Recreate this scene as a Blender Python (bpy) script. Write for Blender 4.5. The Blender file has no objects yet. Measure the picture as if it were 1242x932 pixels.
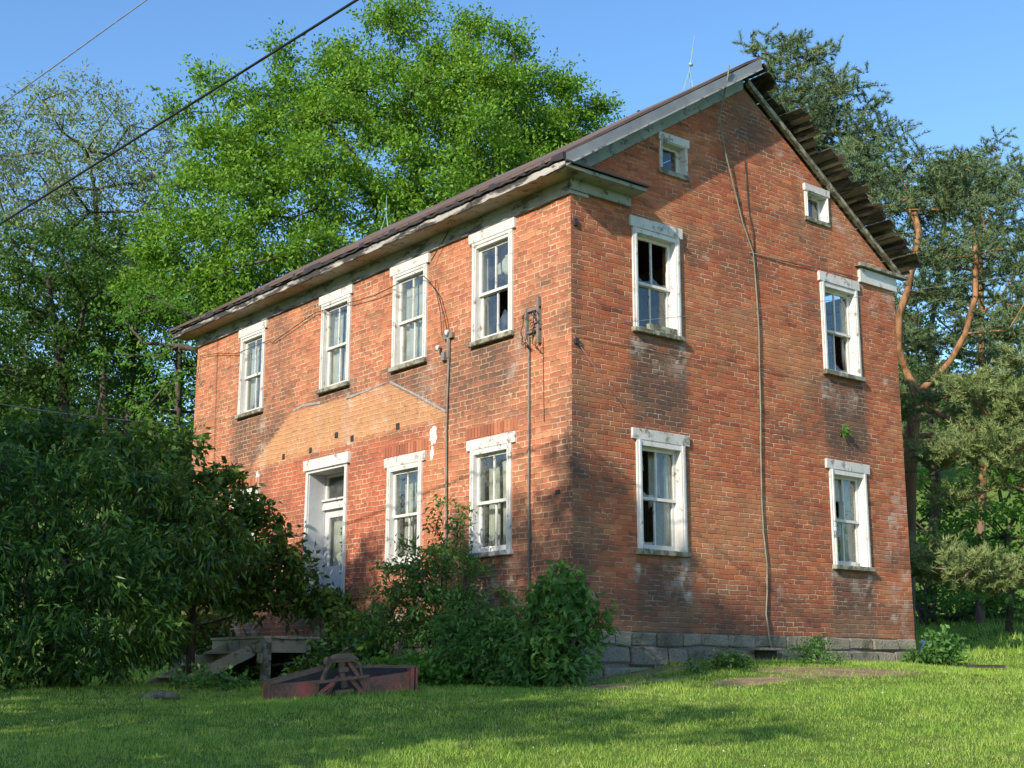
import bpy, bmesh, math, random
import numpy as np
from mathutils import Vector, Matrix
random.seed(7)
R = np.random.RandomState(11)
rad = math.radians
S = bpy.context.scene
COL = S.collection

# ------------------------------------------------------------------ camera
CAM = np.array([12.432, -11.019, -0.499])
F_PX, PITCH, ROLL, YAW = 1596.8, rad(12.29), rad(0.15), rad(51.11)
Fv = np.array([-math.sin(YAW) * math.cos(PITCH), math.cos(YAW) * math.cos(PITCH), math.sin(PITCH)])
Rv = np.array([math.cos(YAW), math.sin(YAW), 0.0])
Uv = np.cross(Rv, Fv)
R2 = Rv * math.cos(ROLL) + Uv * math.sin(ROLL)
U2 = -Rv * math.sin(ROLL) + Uv * math.cos(ROLL)
cd = bpy.data.cameras.new('camera')
cam = bpy.data.objects.new('camera', cd)
COL.objects.link(cam)
cd.sensor_width = 36
cd.lens = 36 * F_PX / 1242
cd.clip_start = 0.1
cd.clip_end = 2000
m = Matrix.Identity(4)
for i in range(3):
    m[i][0] = R2[i]; m[i][1] = U2[i]; m[i][2] = -Fv[i]; m[i][3] = CAM[i]
cam.matrix_world = m
S.camera = cam

# ------------------------------------------------------------------ light
TOSUN = np.array([.273, -.849, .452]); TOSUN = TOSUN / np.linalg.norm(TOSUN)
ELEV = math.asin(TOSUN[2])
w = bpy.data.worlds.new('World'); S.world = w; w.use_nodes = True
nt = w.node_tree; nt.nodes.clear()
sky = nt.nodes.new('ShaderNodeTexSky'); sky.sky_type = 'NISHITA'; sky.sun_disc = False
sky.sun_elevation = ELEV
sky.sun_rotation = math.atan2(TOSUN[0], TOSUN[1])
sky.air_density = 1.0; sky.dust_density = 0.4; sky.ozone_density = 2.5; sky.altitude = 300
bg = nt.nodes.new('ShaderNodeBackground'); bg.inputs[1].default_value = 0.15
wo = nt.nodes.new('ShaderNodeOutputWorld')
hs = nt.nodes.new('ShaderNodeHueSaturation'); hs.inputs['Saturation'].default_value = 1.15; hs.inputs['Value'].default_value = 1.32
nt.links.new(sky.outputs[0], hs.inputs['Color']); nt.links.new(hs.outputs[0], bg.inputs[0]); nt.links.new(bg.outputs[0], wo.inputs[0])
sl = bpy.data.lights.new('sun', 'SUN'); sl.energy = 5.0; sl.angle = rad(0.5); sl.color = (1.0, .89, .74)
so = bpy.data.objects.new('sun', sl); COL.objects.link(so)
so.rotation_euler = Vector(-TOSUN).to_track_quat('-Z', 'Y').to_euler()
so.location = (10, -30, 30)
vs = S.view_settings
vs.view_transform = 'Standard'; vs.look = 'None'; vs.gamma = 1.0; vs.use_curve_mapping = False
vs.exposure = 0.42
try:
    S.cycles.max_bounces = 6; S.cycles.transparent_max_bounces = 10
    S.cycles.diffuse_bounces = 3; S.cycles.glossy_bounces = 2
except Exception: pass

# ------------------------------------------------------------------ helpers
def at(u, v, D):
    """point seen at photo pixel (u,v) at horizontal distance D (metres) from the camera"""
    d = Fv + R2 * (u - 621) / F_PX - U2 * (v - 466) / F_PX
    d = d / math.hypot(d[0], d[1])
    return CAM + d * D

def tag(o, label=None, cat=None, group=None, kind=None):
    if label: o['label'] = label
    if cat: o['category'] = cat
    if group: o['group'] = group
    if kind: o['kind'] = kind
    return o

WL = {}
def thing(name, loc, label, cat, group=None):
    o = bpy.data.objects.new(name, None); COL.objects.link(o)
    o.location = loc; o.empty_display_size = .3
    WL[o.name] = np.array(loc, float)
    return tag(o, label, cat, group)

def link_mesh(me, name, parent, origin):
    o = bpy.data.objects.new(name, me); COL.objects.link(o)
    base = WL[parent.name] if parent else np.zeros(3)
    if parent: o.parent = parent
    o.location = origin - base
    WL[o.name] = np.array(origin, float)
    return o

class MB:
    def __init__(s, rough=0.0):
        s.v = []; s.f = []; s.T = None; s.rough = rough
    def tp(s, p):
        return tuple(s.T(*p)) if s.T else tuple(p)
    def poly(s, pts):
        n = len(s.v); s.v += [s.tp(p) for p in pts]; s.f.append(tuple(range(n, n + len(pts)))); return s
    def box(s, x0, x1, y0, y1, z0, z1):
        n = len(s.v)
        for p in ((x0,y0,z0),(x1,y0,z0),(x1,y1,z0),(x0,y1,z0),(x0,y0,z1),(x1,y0,z1),(x1,y1,z1),(x0,y1,z1)):
            s.v.append(s.tp(p))
        for f in ((0,3,2,1),(4,5,6,7),(0,1,5,4),(1,2,6,5),(2,3,7,6),(3,0,4,7)):
            s.f.append(tuple(n + i for i in f))
        return s
    def prism(s, pts, vec):
        """closed polygon pts extruded by vec"""
        n = len(s.v); k = len(pts)
        s.v += [s.tp(p) for p in pts]
        s.v += [s.tp(tuple(np.array(p) + np.array(vec))) for p in pts]
        s.f.append(tuple(range(n, n + k))); s.f.append(tuple(range(n + 2 * k - 1, n + k - 1, -1)))
        for i in range(k):
            j = (i + 1) % k
            s.f.append((n + i, n + j, n + k + j, n + k + i))
        return s
    def bar(s, a, b, wd, ht, up=(0, 0, 1)):
        a = np.array(s.tp(a) if s.T else a, float); b = np.array(s.tp(b) if s.T else b, float)
        d = b - a; d /= np.linalg.norm(d); up = np.array(up, float)
        if abs(d @ up) > .98: up = np.array([1., 0, 0])
        sd = np.cross(d, up); sd /= np.linalg.norm(sd); u = np.cross(sd, d)
        n = len(s.v)
        for p in (a, b):
            for i, j in ((-1,-1),(1,-1),(1,1),(-1,1)):
                s.v.append(tuple(p + sd * i * wd / 2 + u * j * ht / 2))
        for f in ((0,1,2,3),(7,6,5,4),(0,4,5,1),(1,5,6,2),(2,6,7,3),(3,7,4,0)):
            s.f.append(tuple(n + i for i in f))
        return s
    def tube(s, pts, r, k=7, caps=True):
        pts = [np.array(s.tp(p) if s.T else p, float) for p in pts]
        rs = r if hasattr(r, '__len__') else [r] * len(pts)
        n = len(s.v)
        for i, p in enumerate(pts):
            d = pts[min(i + 1, len(pts) - 1)] - pts[max(i - 1, 0)]; d /= (np.linalg.norm(d) + 1e-9)
            up = np.array([0, 0, 1.]) if abs(d[2]) < .9 else np.array([1., 0, 0])
            a = np.cross(d, up); a /= np.linalg.norm(a); b = np.cross(d, a)
            for j in range(k):
                t = 2 * math.pi * j / k
                s.v.append(tuple(p + rs[i] * (a * math.cos(t) + b * math.sin(t))))
        for i in range(len(pts) - 1):
            for j in range(k):
                q = (j + 1) % k
                s.f.append((n + i*k + j, n + i*k + q, n + (i+1)*k + q, n + (i+1)*k + j))
        if caps:
            s.f.append(tuple(n + j for j in range(k - 1, -1, -1)))
            s.f.append(tuple(n + (len(pts) - 1) * k + j for j in range(k)))
        return s
    def build(s, name, mat, parent=None, origin=None, bevel=0.0, recalc=True, smooth=False, jit=0.0):
        V = np.array(s.v, float)
        if jit: V = V + (R.rand(*V.shape) - .5) * 2 * jit
        if origin is None: origin = (V.min(0) + V.max(0)) / 2
        origin = np.array(origin, float)
        me = bpy.data.meshes.new(name)
        me.from_pydata([tuple(p) for p in (V - origin)], [], s.f)
        if recalc or bevel:
            bm = bmesh.new(); bm.from_mesh(me)
            if recalc: bmesh.ops.recalc_face_normals(bm, faces=bm.faces[:])
            if bevel:
                bmesh.ops.bevel(bm, geom=[e for e in bm.edges if len(e.link_faces) == 2 and e.calc_face_angle(0) > .6], offset=bevel, segments=1, affect='EDGES', clamp_overlap=True)
            bm.to_mesh(me); bm.free()
        if smooth:
            me.polygons.foreach_set('use_smooth', [True] * len(me.polygons))
        me.materials.append(mat)
        return link_mesh(me, name, parent, origin)

def np_mesh(name, V, Fq, mat, parent=None, origin=None, smooth=False):
    """fast mesh from arrays, faces all of the same size"""
    k = Fq.shape[1]
    if origin is None: origin = V.mean(0)
    origin = np.array(origin, float)
    me = bpy.data.meshes.new(name)
    me.vertices.add(len(V)); me.vertices.foreach_set('co', (V - origin).astype(np.float32).ravel())
    me.loops.add(Fq.size); me.loops.foreach_set('vertex_index', Fq.astype(np.int32).ravel())
    me.polygons.add(len(Fq)); me.polygons.foreach_set('loop_start', (np.arange(len(Fq)) * k).astype(np.int32))
    me.polygons.foreach_set('loop_total', np.full(len(Fq), k, np.int32))
    if smooth: me.polygons.foreach_set('use_smooth', np.ones(len(Fq), bool))
    me.update(calc_edges=True)
    me.materials.append(mat)
    return link_mesh(me, name, parent, origin)

# ---- tiny node language
class G:
    def __init__(s, name):
        s.m = bpy.data.materials.new(name); s.m.use_nodes = True
        s.t = s.m.node_tree; s.t.nodes.clear()
        s.out = s.t.nodes.new('ShaderNodeOutputMaterial')
    def n(s, typ, ins=None, out=0, **kw):
        nd = s.t.nodes.new(typ)
        for k, v in kw.items(): setattr(nd, k, v)
        for k, v in (ins or {}).items(): s.put(nd.inputs[k], v)
        return nd.outputs[out]
    def put(s, sock, v):
        if isinstance(v, bpy.types.NodeSocket): s.t.links.new(v, sock)
        else:
            if sock.type == 'RGBA' and len(v) == 3: v = (*v, 1)
            sock.default_value = v
    def m_(s, op, a, b=0.0, c=0.0):
        nd = s.t.nodes.new('ShaderNodeMath'); nd.operation = op
        s.put(nd.inputs[0], a); s.put(nd.inputs[1], b); s.put(nd.inputs[2], c)
        return nd.outputs[0]
    def add(s, a, b): return s.m_('ADD', a, b)
    def sub(s, a, b): return s.m_('SUBTRACT', a, b)
    def mul(s, a, b): return s.m_('MULTIPLY', a, b)
    def div(s, a, b): return s.m_('DIVIDE', a, b)
    def ss(s, x, lo, hi, a=0.0, b=1.0):
        return s.n('ShaderNodeMapRange', {0: x, 1: lo, 2: hi, 3: a, 4: b}, interpolation_type='SMOOTHSTEP')
    def noise(s, vec, scale, detail=3.0, rough=.55, out=0, dist=0.0):
        return s.n('ShaderNodeTexNoise', {'Vector': vec, 'Scale': scale, 'Detail': detail, 'Roughness': rough, 'Distortion': dist}, out=out)
    def mix(s, f, a, b, mode='MIX'):
        nd = s.t.nodes.new('ShaderNodeMix'); nd.data_type = 'RGBA'; nd.blend_type = mode
        s.put(nd.inputs[0], f); s.put(nd.inputs[6], a); s.put(nd.inputs[7], b)
        return nd.outputs[2]
    def ramp(s, f, stops):
        nd = s.t.nodes.new('ShaderNodeValToRGB'); s.put(nd.inputs[0], f)
        e = nd.color_ramp.elements
        while len(e) < len(stops): e.new(.5)
        for i, (p, c) in enumerate(stops): e[i].position = p; e[i].color = (*c, 1)
        return nd.outputs[0]
    def coord(s, k='Object'): return s.n('ShaderNodeTexCoord', out={'Object': 3, 'UV': 2, 'Generated': 0}[k])
    def pos(s): return s.n('ShaderNodeNewGeometry', out=0)
    def scale(s, vec, sc):
        return s.n('ShaderNodeMapping', {'Vector': vec, 'Scale': sc})
    def bump(s, h, strength=.5, dist=.01):
        return s.n('ShaderNodeBump', {'Height': h, 'Strength': strength, 'Distance': dist})
    def bsdf(s, col, rough=.7, spec=.3, normal=None, metal=0.0, **kw):
        ins = {'Base Color': col, 'Roughness': rough, 'Specular IOR Level': spec, 'Metallic': metal}
        if normal is not None: ins['Normal'] = normal
        ins.update(kw)
        o = s.n('ShaderNodeBsdfPrincipled', ins)
        return o
    def done(s, sh):
        s.t.links.new(sh, s.out.inputs[0]); return s.m

M = {}
def leaf_mat(name, stops, trans=.38, tcol=(.30, .42, .04), rough=.5, spec=.25, big=.0):
    g = G(name)
    rnd = g.n('ShaderNodeNewGeometry', out=8)
    p = g.pos()
    n1 = g.noise(p, .7, 2)
    f = g.add(g.mul(rnd, .75), g.mul(g.sub(n1, .5), .9))
    col = g.ramp(g.add(f, .12), stops)
    b = g.bsdf(col, rough, spec)
    t = g.n('ShaderNodeBsdfTranslucent', {'Color': g.mix(.6, col, tcol)})
    return g.done(g.n('ShaderNodeMixShader', {0: trans, 1: b, 2: t}))

M['leaf_locust'] = leaf_mat('locust leaves', [(0, (.04,.11,.012)), (.5, (.11,.25,.02)), (1, (.25,.41,.045))], .36, (.28,.50,.03))
M['leaf_willow'] = leaf_mat('grey green leaves', [(0, (.10,.14,.06)), (.5, (.20,.27,.13)), (1, (.34,.40,.24))], .35, (.25,.35,.08))
M['leaf_dark'] = leaf_mat('dark green leaves', [(0, (.03,.065,.015)), (.5, (.055,.12,.022)), (1, (.10,.19,.035))], .35, (.14,.30,.03))
M['leaf_shrub'] = leaf_mat('shrub leaves', [(0, (.014,.040,.009)), (.38, (.032,.085,.015)), (.60, (.09,.20,.028)), (.88, (.26,.40,.07))], .34, (.14,.30,.03), rough=.4, spec=.4)
M['leaf_bright'] = leaf_mat('bright leaves', [(0, (.05,.13,.02)), (.5, (.09,.22,.03)), (1, (.15,.32,.05))], .4, (.25,.5,.04))
M['leaf_weed'] = leaf_mat('weed leaves', [(0, (.045,.11,.03)), (.5, (.08,.19,.04)), (1, (.14,.28,.07))], .35, (.2,.42,.05))
M['needle'] = leaf_mat('pine needles', [(0, (.055,.10,.042)), (.5, (.115,.18,.075)), (1, (.20,.26,.12))], .12, (.15,.25,.08), rough=.5)
M['needle_dry'] = leaf_mat('olive pine needles', [(0, (.09,.13,.045)), (.5, (.18,.24,.085)), (1, (.28,.34,.13))], .12, (.2,.25,.08))

def bark_mat(name, c1, c2, sc=6.0, orange=None):
    g = G(name); p = g.pos()
    n = g.noise(g.scale(p, (sc*2, sc*2, sc*.5)), 1.0, 5, .65)
    col = g.mix(g.ss(n, .35, .7), c1, c2)
    if orange:
        z = g.n('ShaderNodeSeparateXYZ', {0: p}, out=2)
        col = g.mix(g.ss(g.add(z, g.mul(n, .8)), orange[1], orange[2]), col, g.mix(g.ss(n, .4, .62), orange[0], tuple(q*.45 for q in orange[0])))
    return g.done(g.bsdf(col, .85, .15, g.bump(n, .8, .03)))
M['bark_dark'] = bark_mat('dark bark', (.05,.04,.03), (.12,.10,.08))
M['bark_grey'] = bark_mat('grey bark', (.12,.10,.08), (.26,.22,.17))
M['bark_pine'] = bark_mat('pine bark', (.10,.075,.055), (.24,.18,.13), 5.0, ((.33,.175,.085), 2.4, 4.2))

# ---- brick
def brick_mat(name, H, W, Wh, pal, mortar, mortw, contrast, seed, fade=.6, olive=.2):
    """Wh>0: alternating stretcher/header courses (Flemish like). Attribute 'wear': R soot, G tan wash, B white bloom, A fresh red"""
    g = G(name)
    uv = g.coord('UV')
    wob = g.noise(uv, 3.0, 3, .6, out=1)
    fine = g.noise(uv, 26.0, 2, .6, out=1)
    def vsub(a, k):
        x = g.n('ShaderNodeVectorMath', {0: a, 1: (.5,.5,.5)}, operation='SUBTRACT')
        return g.n('ShaderNodeVectorMath', {0: x, 3: k}, operation='SCALE')
    v2 = g.n('ShaderNodeVectorMath', {0: uv, 1: vsub(wob, .045)}, operation='ADD')
    v2 = g.n('ShaderNodeVectorMath', {0: v2, 1: vsub(fine, .015)}, operation='ADD')
    sx = g.t.nodes.new('ShaderNodeSeparateXYZ'); g.put(sx.inputs[0], v2)
    u, v = sx.outputs[0], sx.outputs[1]
    row = g.m_('FLOOR', g.div(v, H)); fv = g.m_('FRACT', g.div(v, H))
    P = W + Wh
    par = g.m_('FRACT', g.mul(row, .5))                 # 0 or .5
    rj = g.n('ShaderNodeTexWhiteNoise', {'W': g.add(row, seed)}, noise_dimensions='1D')
    up = g.add(g.add(g.div(u, P), par if Wh else g.mul(par, 1.0)), g.mul(g.sub(rj, .5), .10 if Wh else .35))
    cell = g.m_('FLOOR', up); fu = g.m_('FRACT', up)
    if Wh:
        k = W / P
        ish = g.m_('GREATER_THAN', fu, k)
        # local distance to the joints, in metres
        d1 = g.m_('MINIMUM', fu, g.m_('ABSOLUTE', g.sub(fu, k)))
        d1 = g.m_('MINIMUM', d1, g.sub(1.0, fu)); du = g.mul(d1, P)
        cid = g.add(g.mul(cell, 2.0), ish)
    else:
        du = g.mul(g.m_('MINIMUM', fu, g.sub(1.0, fu)), P); cid = cell; ish = 0.0
    dv = g.mul(g.m_('MINIMUM', fv, g.sub(1.0, fv)), H)
    d = g.m_('MINIMUM', du, dv)
    wn = g.n('ShaderNodeTexWhiteNoise', {'Vector': g.n('ShaderNodeCombineXYZ', {0: cid, 1: row, 2: seed})}, noise_dimensions='3D')
    wnc = g.n('ShaderNodeTexWhiteNoise', {'Vector': g.n('ShaderNodeCombineXYZ', {0: cid, 1: row, 2: seed + 7.7})}, noise_dimensions='3D')
    big = g.noise(uv, .55, 4, .6)
    mid = g.noise(uv, 4.5, 4, .6)
    grit = g.noise(uv, 60.0, 3, .7)
    rw = g.n('ShaderNodeTexWhiteNoise', {'W': g.add(row, seed + 3.3)}, noise_dimensions='1D')
    strk = g.noise(g.scale(uv, (1.1, 7.0, 1.0)), 1.0, 4, .65)
    sel = g.add(g.add(g.mul(wn, .56), g.mul(big, .34)), g.mul(g.sub(mid, .5), .50))
    sel = g.add(sel, g.add(g.mul(g.sub(strk, .5), .75), g.add(.06, g.mul(g.sub(rw, .5), .10))))
    col = g.ramp(sel, pal)
    col = g.mix(g.mul(g.sub(grit, .35), .5), col, (.70,.48,.38), 'MULTIPLY')
    ol = g.m_('GREATER_THAN', g.n('ShaderNodeTexWhiteNoise', {'Vector': g.n('ShaderNodeCombineXYZ', {0: cid, 1: row, 2: seed + 21.3})}, noise_dimensions='3D'), .72)
    col = g.mix(g.mul(ol, olive * 2.2), col, (.27,.15,.075))
    # mortar mask, worn differently from place to place
    thin = g.ss(g.noise(uv, 1.3, 3), .3, .7, mortw * .55, mortw * 1.25)
    mm = g.ss(d, g.mul(thin, .45), g.mul(thin, 1.1), 1.0, 0.0)
    mm = g.mul(mm, g.ss(g.add(g.noise(uv, 4.0, 4, .7), g.mul(g.sub(wnc, .5), .18)), .40, .60, fade, 1.0))
    gap = g.ss(g.noise(uv, 7.0, 3), .36, .5)              # joints that have crumbled go dark
    mcol = g.mix(g.ss(g.noise(uv, 2.3, 4), .4, .65), mortar, tuple(c * .62 for c in mortar))
    wear_shade = g.n('ShaderNodeAttribute', {}, out=0, attribute_name='wear_shade')
    wx = g.t.nodes.new('ShaderNodeSeparateColor'); g.put(wx.inputs[0], wear_shade)
    wa = g.n('ShaderNodeAttribute', {}, out=3, attribute_name='wear_shade')
    soot_shade, tan, white = wx.outputs[0], wx.outputs[1], wx.outputs[2]
    mcol = g.mix(g.mul(g.sub(1.0, gap), .8), mcol, (.10,.065,.045))
    sb = g.mul(soot_shade, g.add(.45, g.mul(wnc, .75)))
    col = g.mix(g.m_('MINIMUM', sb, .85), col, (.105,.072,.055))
    col = g.mix(g.mul(wa, .6), col, (.42,.10,.055))
    col = g.mix(g.mul(tan, g.add(.50, g.mul(mid, .5))), col, (.50,.26,.12))
    full = g.mix(g.mul(mm, contrast), col, mcol)
    full = g.mix(g.mul(soot_shade, .35), full, (.09,.07,.06))
    full = g.mix(g.mul(tan, .25), full, (.52,.30,.15))
    full = g.mix(g.mul(g.mul(white, g.add(.25, g.mul(wnc, .75))), g.ss(mid, .36, .6)), full, (.52,.43,.36))
    h = g.add(g.ss(d, 0.0, mortw * 1.2), g.add(g.mul(grit, .25), g.mul(wnc, .35)))
    return g.done(g.bsdf(full, .9, .12, g.bump(h, .9, .008)))

PAL_A = [(0.10, (.25,.105,.066)), (.28, (.36,.135,.078)), (.5, (.445,.163,.088)), (.72, (.48,.18,.097)), (.9, (.54,.25,.14))]
PAL_B = [(0.04, (.14,.062,.045)), (.20, (.29,.092,.052)), (.42, (.39,.118,.060)), (.66, (.45,.138,.064)), (.90, (.53,.21,.10))]
M['brick_a'] = brick_mat('red brick with pale joints', .0762, .225, .112, PAL_A, (.72,.50,.32), .0115, .80, 3.1)
M['brick_b'] = brick_mat('red brick with thin joints', .0680, .215, .0, PAL_B, (.66,.48,.32), .0090, .80, 9.4, .12, .17)

def paint_mat(name, c, c2, wood, cover=.45, rough=.6, streak=(1, 1, 1), dirt=.25):
    """weathered painted timber; paint gone where the noise is low"""
    g = G(name); p = g.pos()
    n = g.noise(g.scale(p, tuple(6 * q for q in streak)), 1.0, 6, .7)
    n2 = g.noise(p, 2.2, 4, .6)
    n3 = g.noise(p, 30, 3, .6)
    paint = g.mix(g.ss(n2, .3, .7), c, c2)
    paint = g.mix(g.mul(g.ss(n3, .45, .8), dirt), paint, (.25,.22,.18))
    wd = g.mix(g.ss(n3, .35, .65), wood, tuple(q * .5 for q in wood))
    col = g.mix(g.ss(n, cover - .06, cover + .04), wd, paint)
    return g.done(g.bsdf(col, rough, .3, g.bump(g.add(n, g.mul(n3, .4)), .35, .006)))
M['white'] = paint_mat('flaking white paint', (.66,.65,.62), (.54,.53,.50), (.30,.27,.23), .39)
M['white_worn'] = paint_mat('worn white paint on grey wood', (.70,.69,.66), (.55,.55,.53), (.30,.28,.25), .50)
M['lintel'] = paint_mat('pale weathered lintel', (.62,.60,.57), (.50,.48,.45), (.33,.30,.27), .45)
M['sill'] = paint_mat('mossy grey sill', (.34,.34,.27), (.24,.24,.17), (.17,.15,.10), .52)
M['frieze'] = paint_mat('grey weathered frieze', (.42,.42,.40), (.30,.31,.29), (.17,.16,.14), .46, streak=(.3, 1, 1.2))
M['frieze_green'] = paint_mat('grey green paint', (.33,.36,.33), (.24,.27,.24), (.15,.15,.13), .42)
M['soffit'] = paint_mat('stained soffit', (.40,.35,.24), (.28,.24,.16), (.20,.15,.09), .42)
M['fascia'] = paint_mat('ragged fascia', (.44,.42,.38), (.30,.28,.25), (.07,.06,.05), .53, streak=(.25, 1, 1))
M['rake'] = paint_mat('blue grey board', (.24,.255,.27), (.17,.18,.20), (.10,.10,.11), .34)
M['deck_wood'] = paint_mat('grey decking', (.44,.37,.25), (.32,.27,.18), (.18,.15,.10), .42)
M['old_wood'] = paint_mat('old sheathing', (.13,.115,.08), (.075,.07,.045), (.04,.037,.03), .50, streak=(.2, 1, 1))
M['door'] = paint_mat('dingy white door', (.55,.56,.56), (.45,.46,.47), (.28,.27,.25), .30)
def simple(name, c, rough=.7, metal=0.0, spec=.3, var=.35, sc=8.0):
    g = G(name); n = g.noise(g.pos(), sc, 4, .6)
    col = g.mix(g.ss(n, .3, .7), c, tuple(q * (1 - var) for q in c))
    return g.done(g.bsdf(col, rough, spec, g.bump(n, .25, .005), metal))
M['dark'] = simple('dark metal', (.045,.04,.04), .6)
M['cable'] = simple('pale cable', (.24,.24,.18), .7)
M['conduit'] = simple('grey conduit', (.22,.20,.17), .6)
M['wire'] = simple('black wire', (.02,.025,.03), .5)
M['wire_grey'] = simple('grey wire', (.25,.26,.27), .5)
M['rod'] = simple('verdigris rod', (.25,.42,.38), .55)
M['glassball'] = simple('pale insulator', (.70,.72,.70), .3)
M['plaster'] = simple('room plaster', (.42,.39,.33), .9)
M['floorwood'] = simple('floor boards', (.16,.11,.07), .8)
M['blue'] = simple('blue plastic', (.07,.13,.30), .45, var=.5)
M['flash'] = simple('grey flashing scar', (.36,.33,.31), .8, sc=20)
M['white_plaster'] = simple('white render patch', (.72,.70,.68), .85, sc=25)
def curtain_mat():
    g = G('curtain'); n = g.noise(g.pos(), 5, 4)
    col = g.mix(g.ss(n, .35, .7), (.78,.76,.70), (.60,.57,.48))
    b = g.n('ShaderNodeBsdfDiffuse', {'Color': col}); t = g.n('ShaderNodeBsdfTranslucent', {'Color': col})
    return g.done(g.n('ShaderNodeMixShader', {0: .3, 1: b, 2: t}))
M['curtain'] = curtain_mat()
def glass_mat():
    g = G('old window glass'); p = g.pos()
    wv = g.noise(p, 5.0, 3, .5)
    nrm = g.bump(wv, .25, .02)
    fc = g.n('ShaderNodeLayerWeight', {'Blend': .5}, out=1)
    fr = g.add(g.mul(g.m_('POWER', fc, 3.5), .75), .05)
    tr = g.n('ShaderNodeBsdfTransparent', {'Color': (.86,.90,.88)})
    gl = g.n('ShaderNodeBsdfGlossy', {'Color': (1,1,1), 'Roughness': .04, 'Normal': nrm})
    df = g.n('ShaderNodeBsdfDiffuse', {'Color': (.45,.45,.42)})
    a = g.n('ShaderNodeMixShader', {0: fr, 1: tr, 2: gl})
    return g.done(g.n('ShaderNodeMixShader', {0: g.ss(g.noise(p, 6, 4), .4, .8, .02, .12), 1: a, 2: df}))
M['glass'] = glass_mat()
def roof_mat():
    g = G('brown rolled roofing'); p = g.pos()
    n = g.noise(g.scale(p, (.6, 1.5, 1.5)), 1.2, 5, .6); n2 = g.noise(p, 40, 3)
    sp = g.t.nodes.new('ShaderNodeSeparateXYZ'); g.put(sp.inputs[0], p)
    fr = g.m_('FRACT', g.div(g.add(sp.outputs[1], g.mul(n, .05)), .74))
    seam = g.ss(fr, 0.0, .03, 1.0, 0.0)
    col = g.mix(g.ss(n, .3, .7), (.105,.072,.062), (.16,.115,.10))
    col = g.mix(g.mul(seam, .7), col, (.04,.03,.03))
    return g.done(g.bsdf(col, .85, .2, g.bump(g.add(g.mul(n2, .4), g.mul(seam, -1.0)), .5, .01)))
M['roof'] = roof_mat()
def stone_mat():
    g = G('grey sandstone'); p = g.pos()
    rnd = g.n('ShaderNodeNewGeometry', out=8)
    n = g.noise(p, 3.5, 6, .65); n2 = g.noise(p, 28, 4, .7)
    col = g.ramp(g.add(g.mul(n, .7), g.mul(rnd, .35)), [(.2, (.15,.135,.105)), (.45, (.27,.245,.195)), (.65, (.36,.32,.245)), (.9, (.46,.38,.28))])
    col = g.mix(g.ss(n2, .55, .75), col, (.09,.085,.06))
    mo = g.noise(p, 1.6, 5, .7)
    col = g.mix(g.ss(mo, .52, .66, 0, .75), col, (.07,.085,.035))
    col = g.mix(g.ss(g.noise(p, 2.7, 4, .7), .54, .68, 0, .6), col, (.38,.34,.28))
    return g.done(g.bsdf(col, .92, .1, g.bump(g.add(n, g.mul(n2, .8)), 1.0, .06)))
M['stone'] = stone_mat()
M['mortar'] = simple('stone mortar', (.24,.22,.19), .95, sc=30)
def rust_mat():
    g = G('faded red paint with rust'); p = g.pos()
    n = g.noise(p, 5, 5, .65); n2 = g.noise(p, 40, 3)
    col = g.ramp(g.add(g.mul(n, .8), g.mul(n2, .2)), [(.34, (.10,.06,.045)), (.50, (.20,.10,.07)), (.60, (.38,.09,.07)), (.80, (.46,.14,.11))])
    return g.done(g.bsdf(col, .75, .25, g.bump(n2, .4, .004)))
M['rust'] = rust_mat()
M['rust_dark'] = simple('brown rust', (.19,.12,.085), .85, sc=14)

# ------------------------------------------------------------------ ground
CP = np.array([
    (0,-.1,-.66),(0,2,-.36),(0,4.5,-.36),(0.2,7.0,-.34),(-.28,-4.04,-.82),(.53,-2.73,-.71),(3.5,-7.8,-1.16),(5,-5,-1.17),(7.4,-3,-1.11),
    (12.4,-11,-2.1),(-2.6,-5.6,-.76),(-13,-5,-.80),(-6,-.2,-.66),(-11,-.5,-.66),(1.9,6,-.46),(-5.5,16.6,.62),(-20,-2,-.7),(-24,.6,-.5),
    (0,13,.05),(5,9,-.25),(12,4,-.7),(18,-4,-1.4),(4,-14,-1.8),(-8,-14,-1.3),(-20,-14,-1.3),(0,-24,-2.4),(20,-18,-2.8),(-12,9,-.2),(-14,18,.6),(3,22,.9),(14,16,.3),(-26,12,.1)], float)
def _phi(r2): return .5 * r2 * np.log(r2 + 1e-9)
_n = len(CP); _d = ((CP[:, None, :2] - CP[None, :, :2]) ** 2).sum(2)
_A = np.zeros((_n + 3, _n + 3)); _A[:_n, :_n] = _phi(_d) + np.eye(_n) * .5
_A[:_n, _n:] = np.c_[np.ones(_n), CP[:, :2]]; _A[_n:, :_n] = _A[:_n, _n:].T
_w = np.linalg.solve(_A, np.r_[CP[:, 2], 0, 0, 0])
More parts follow.
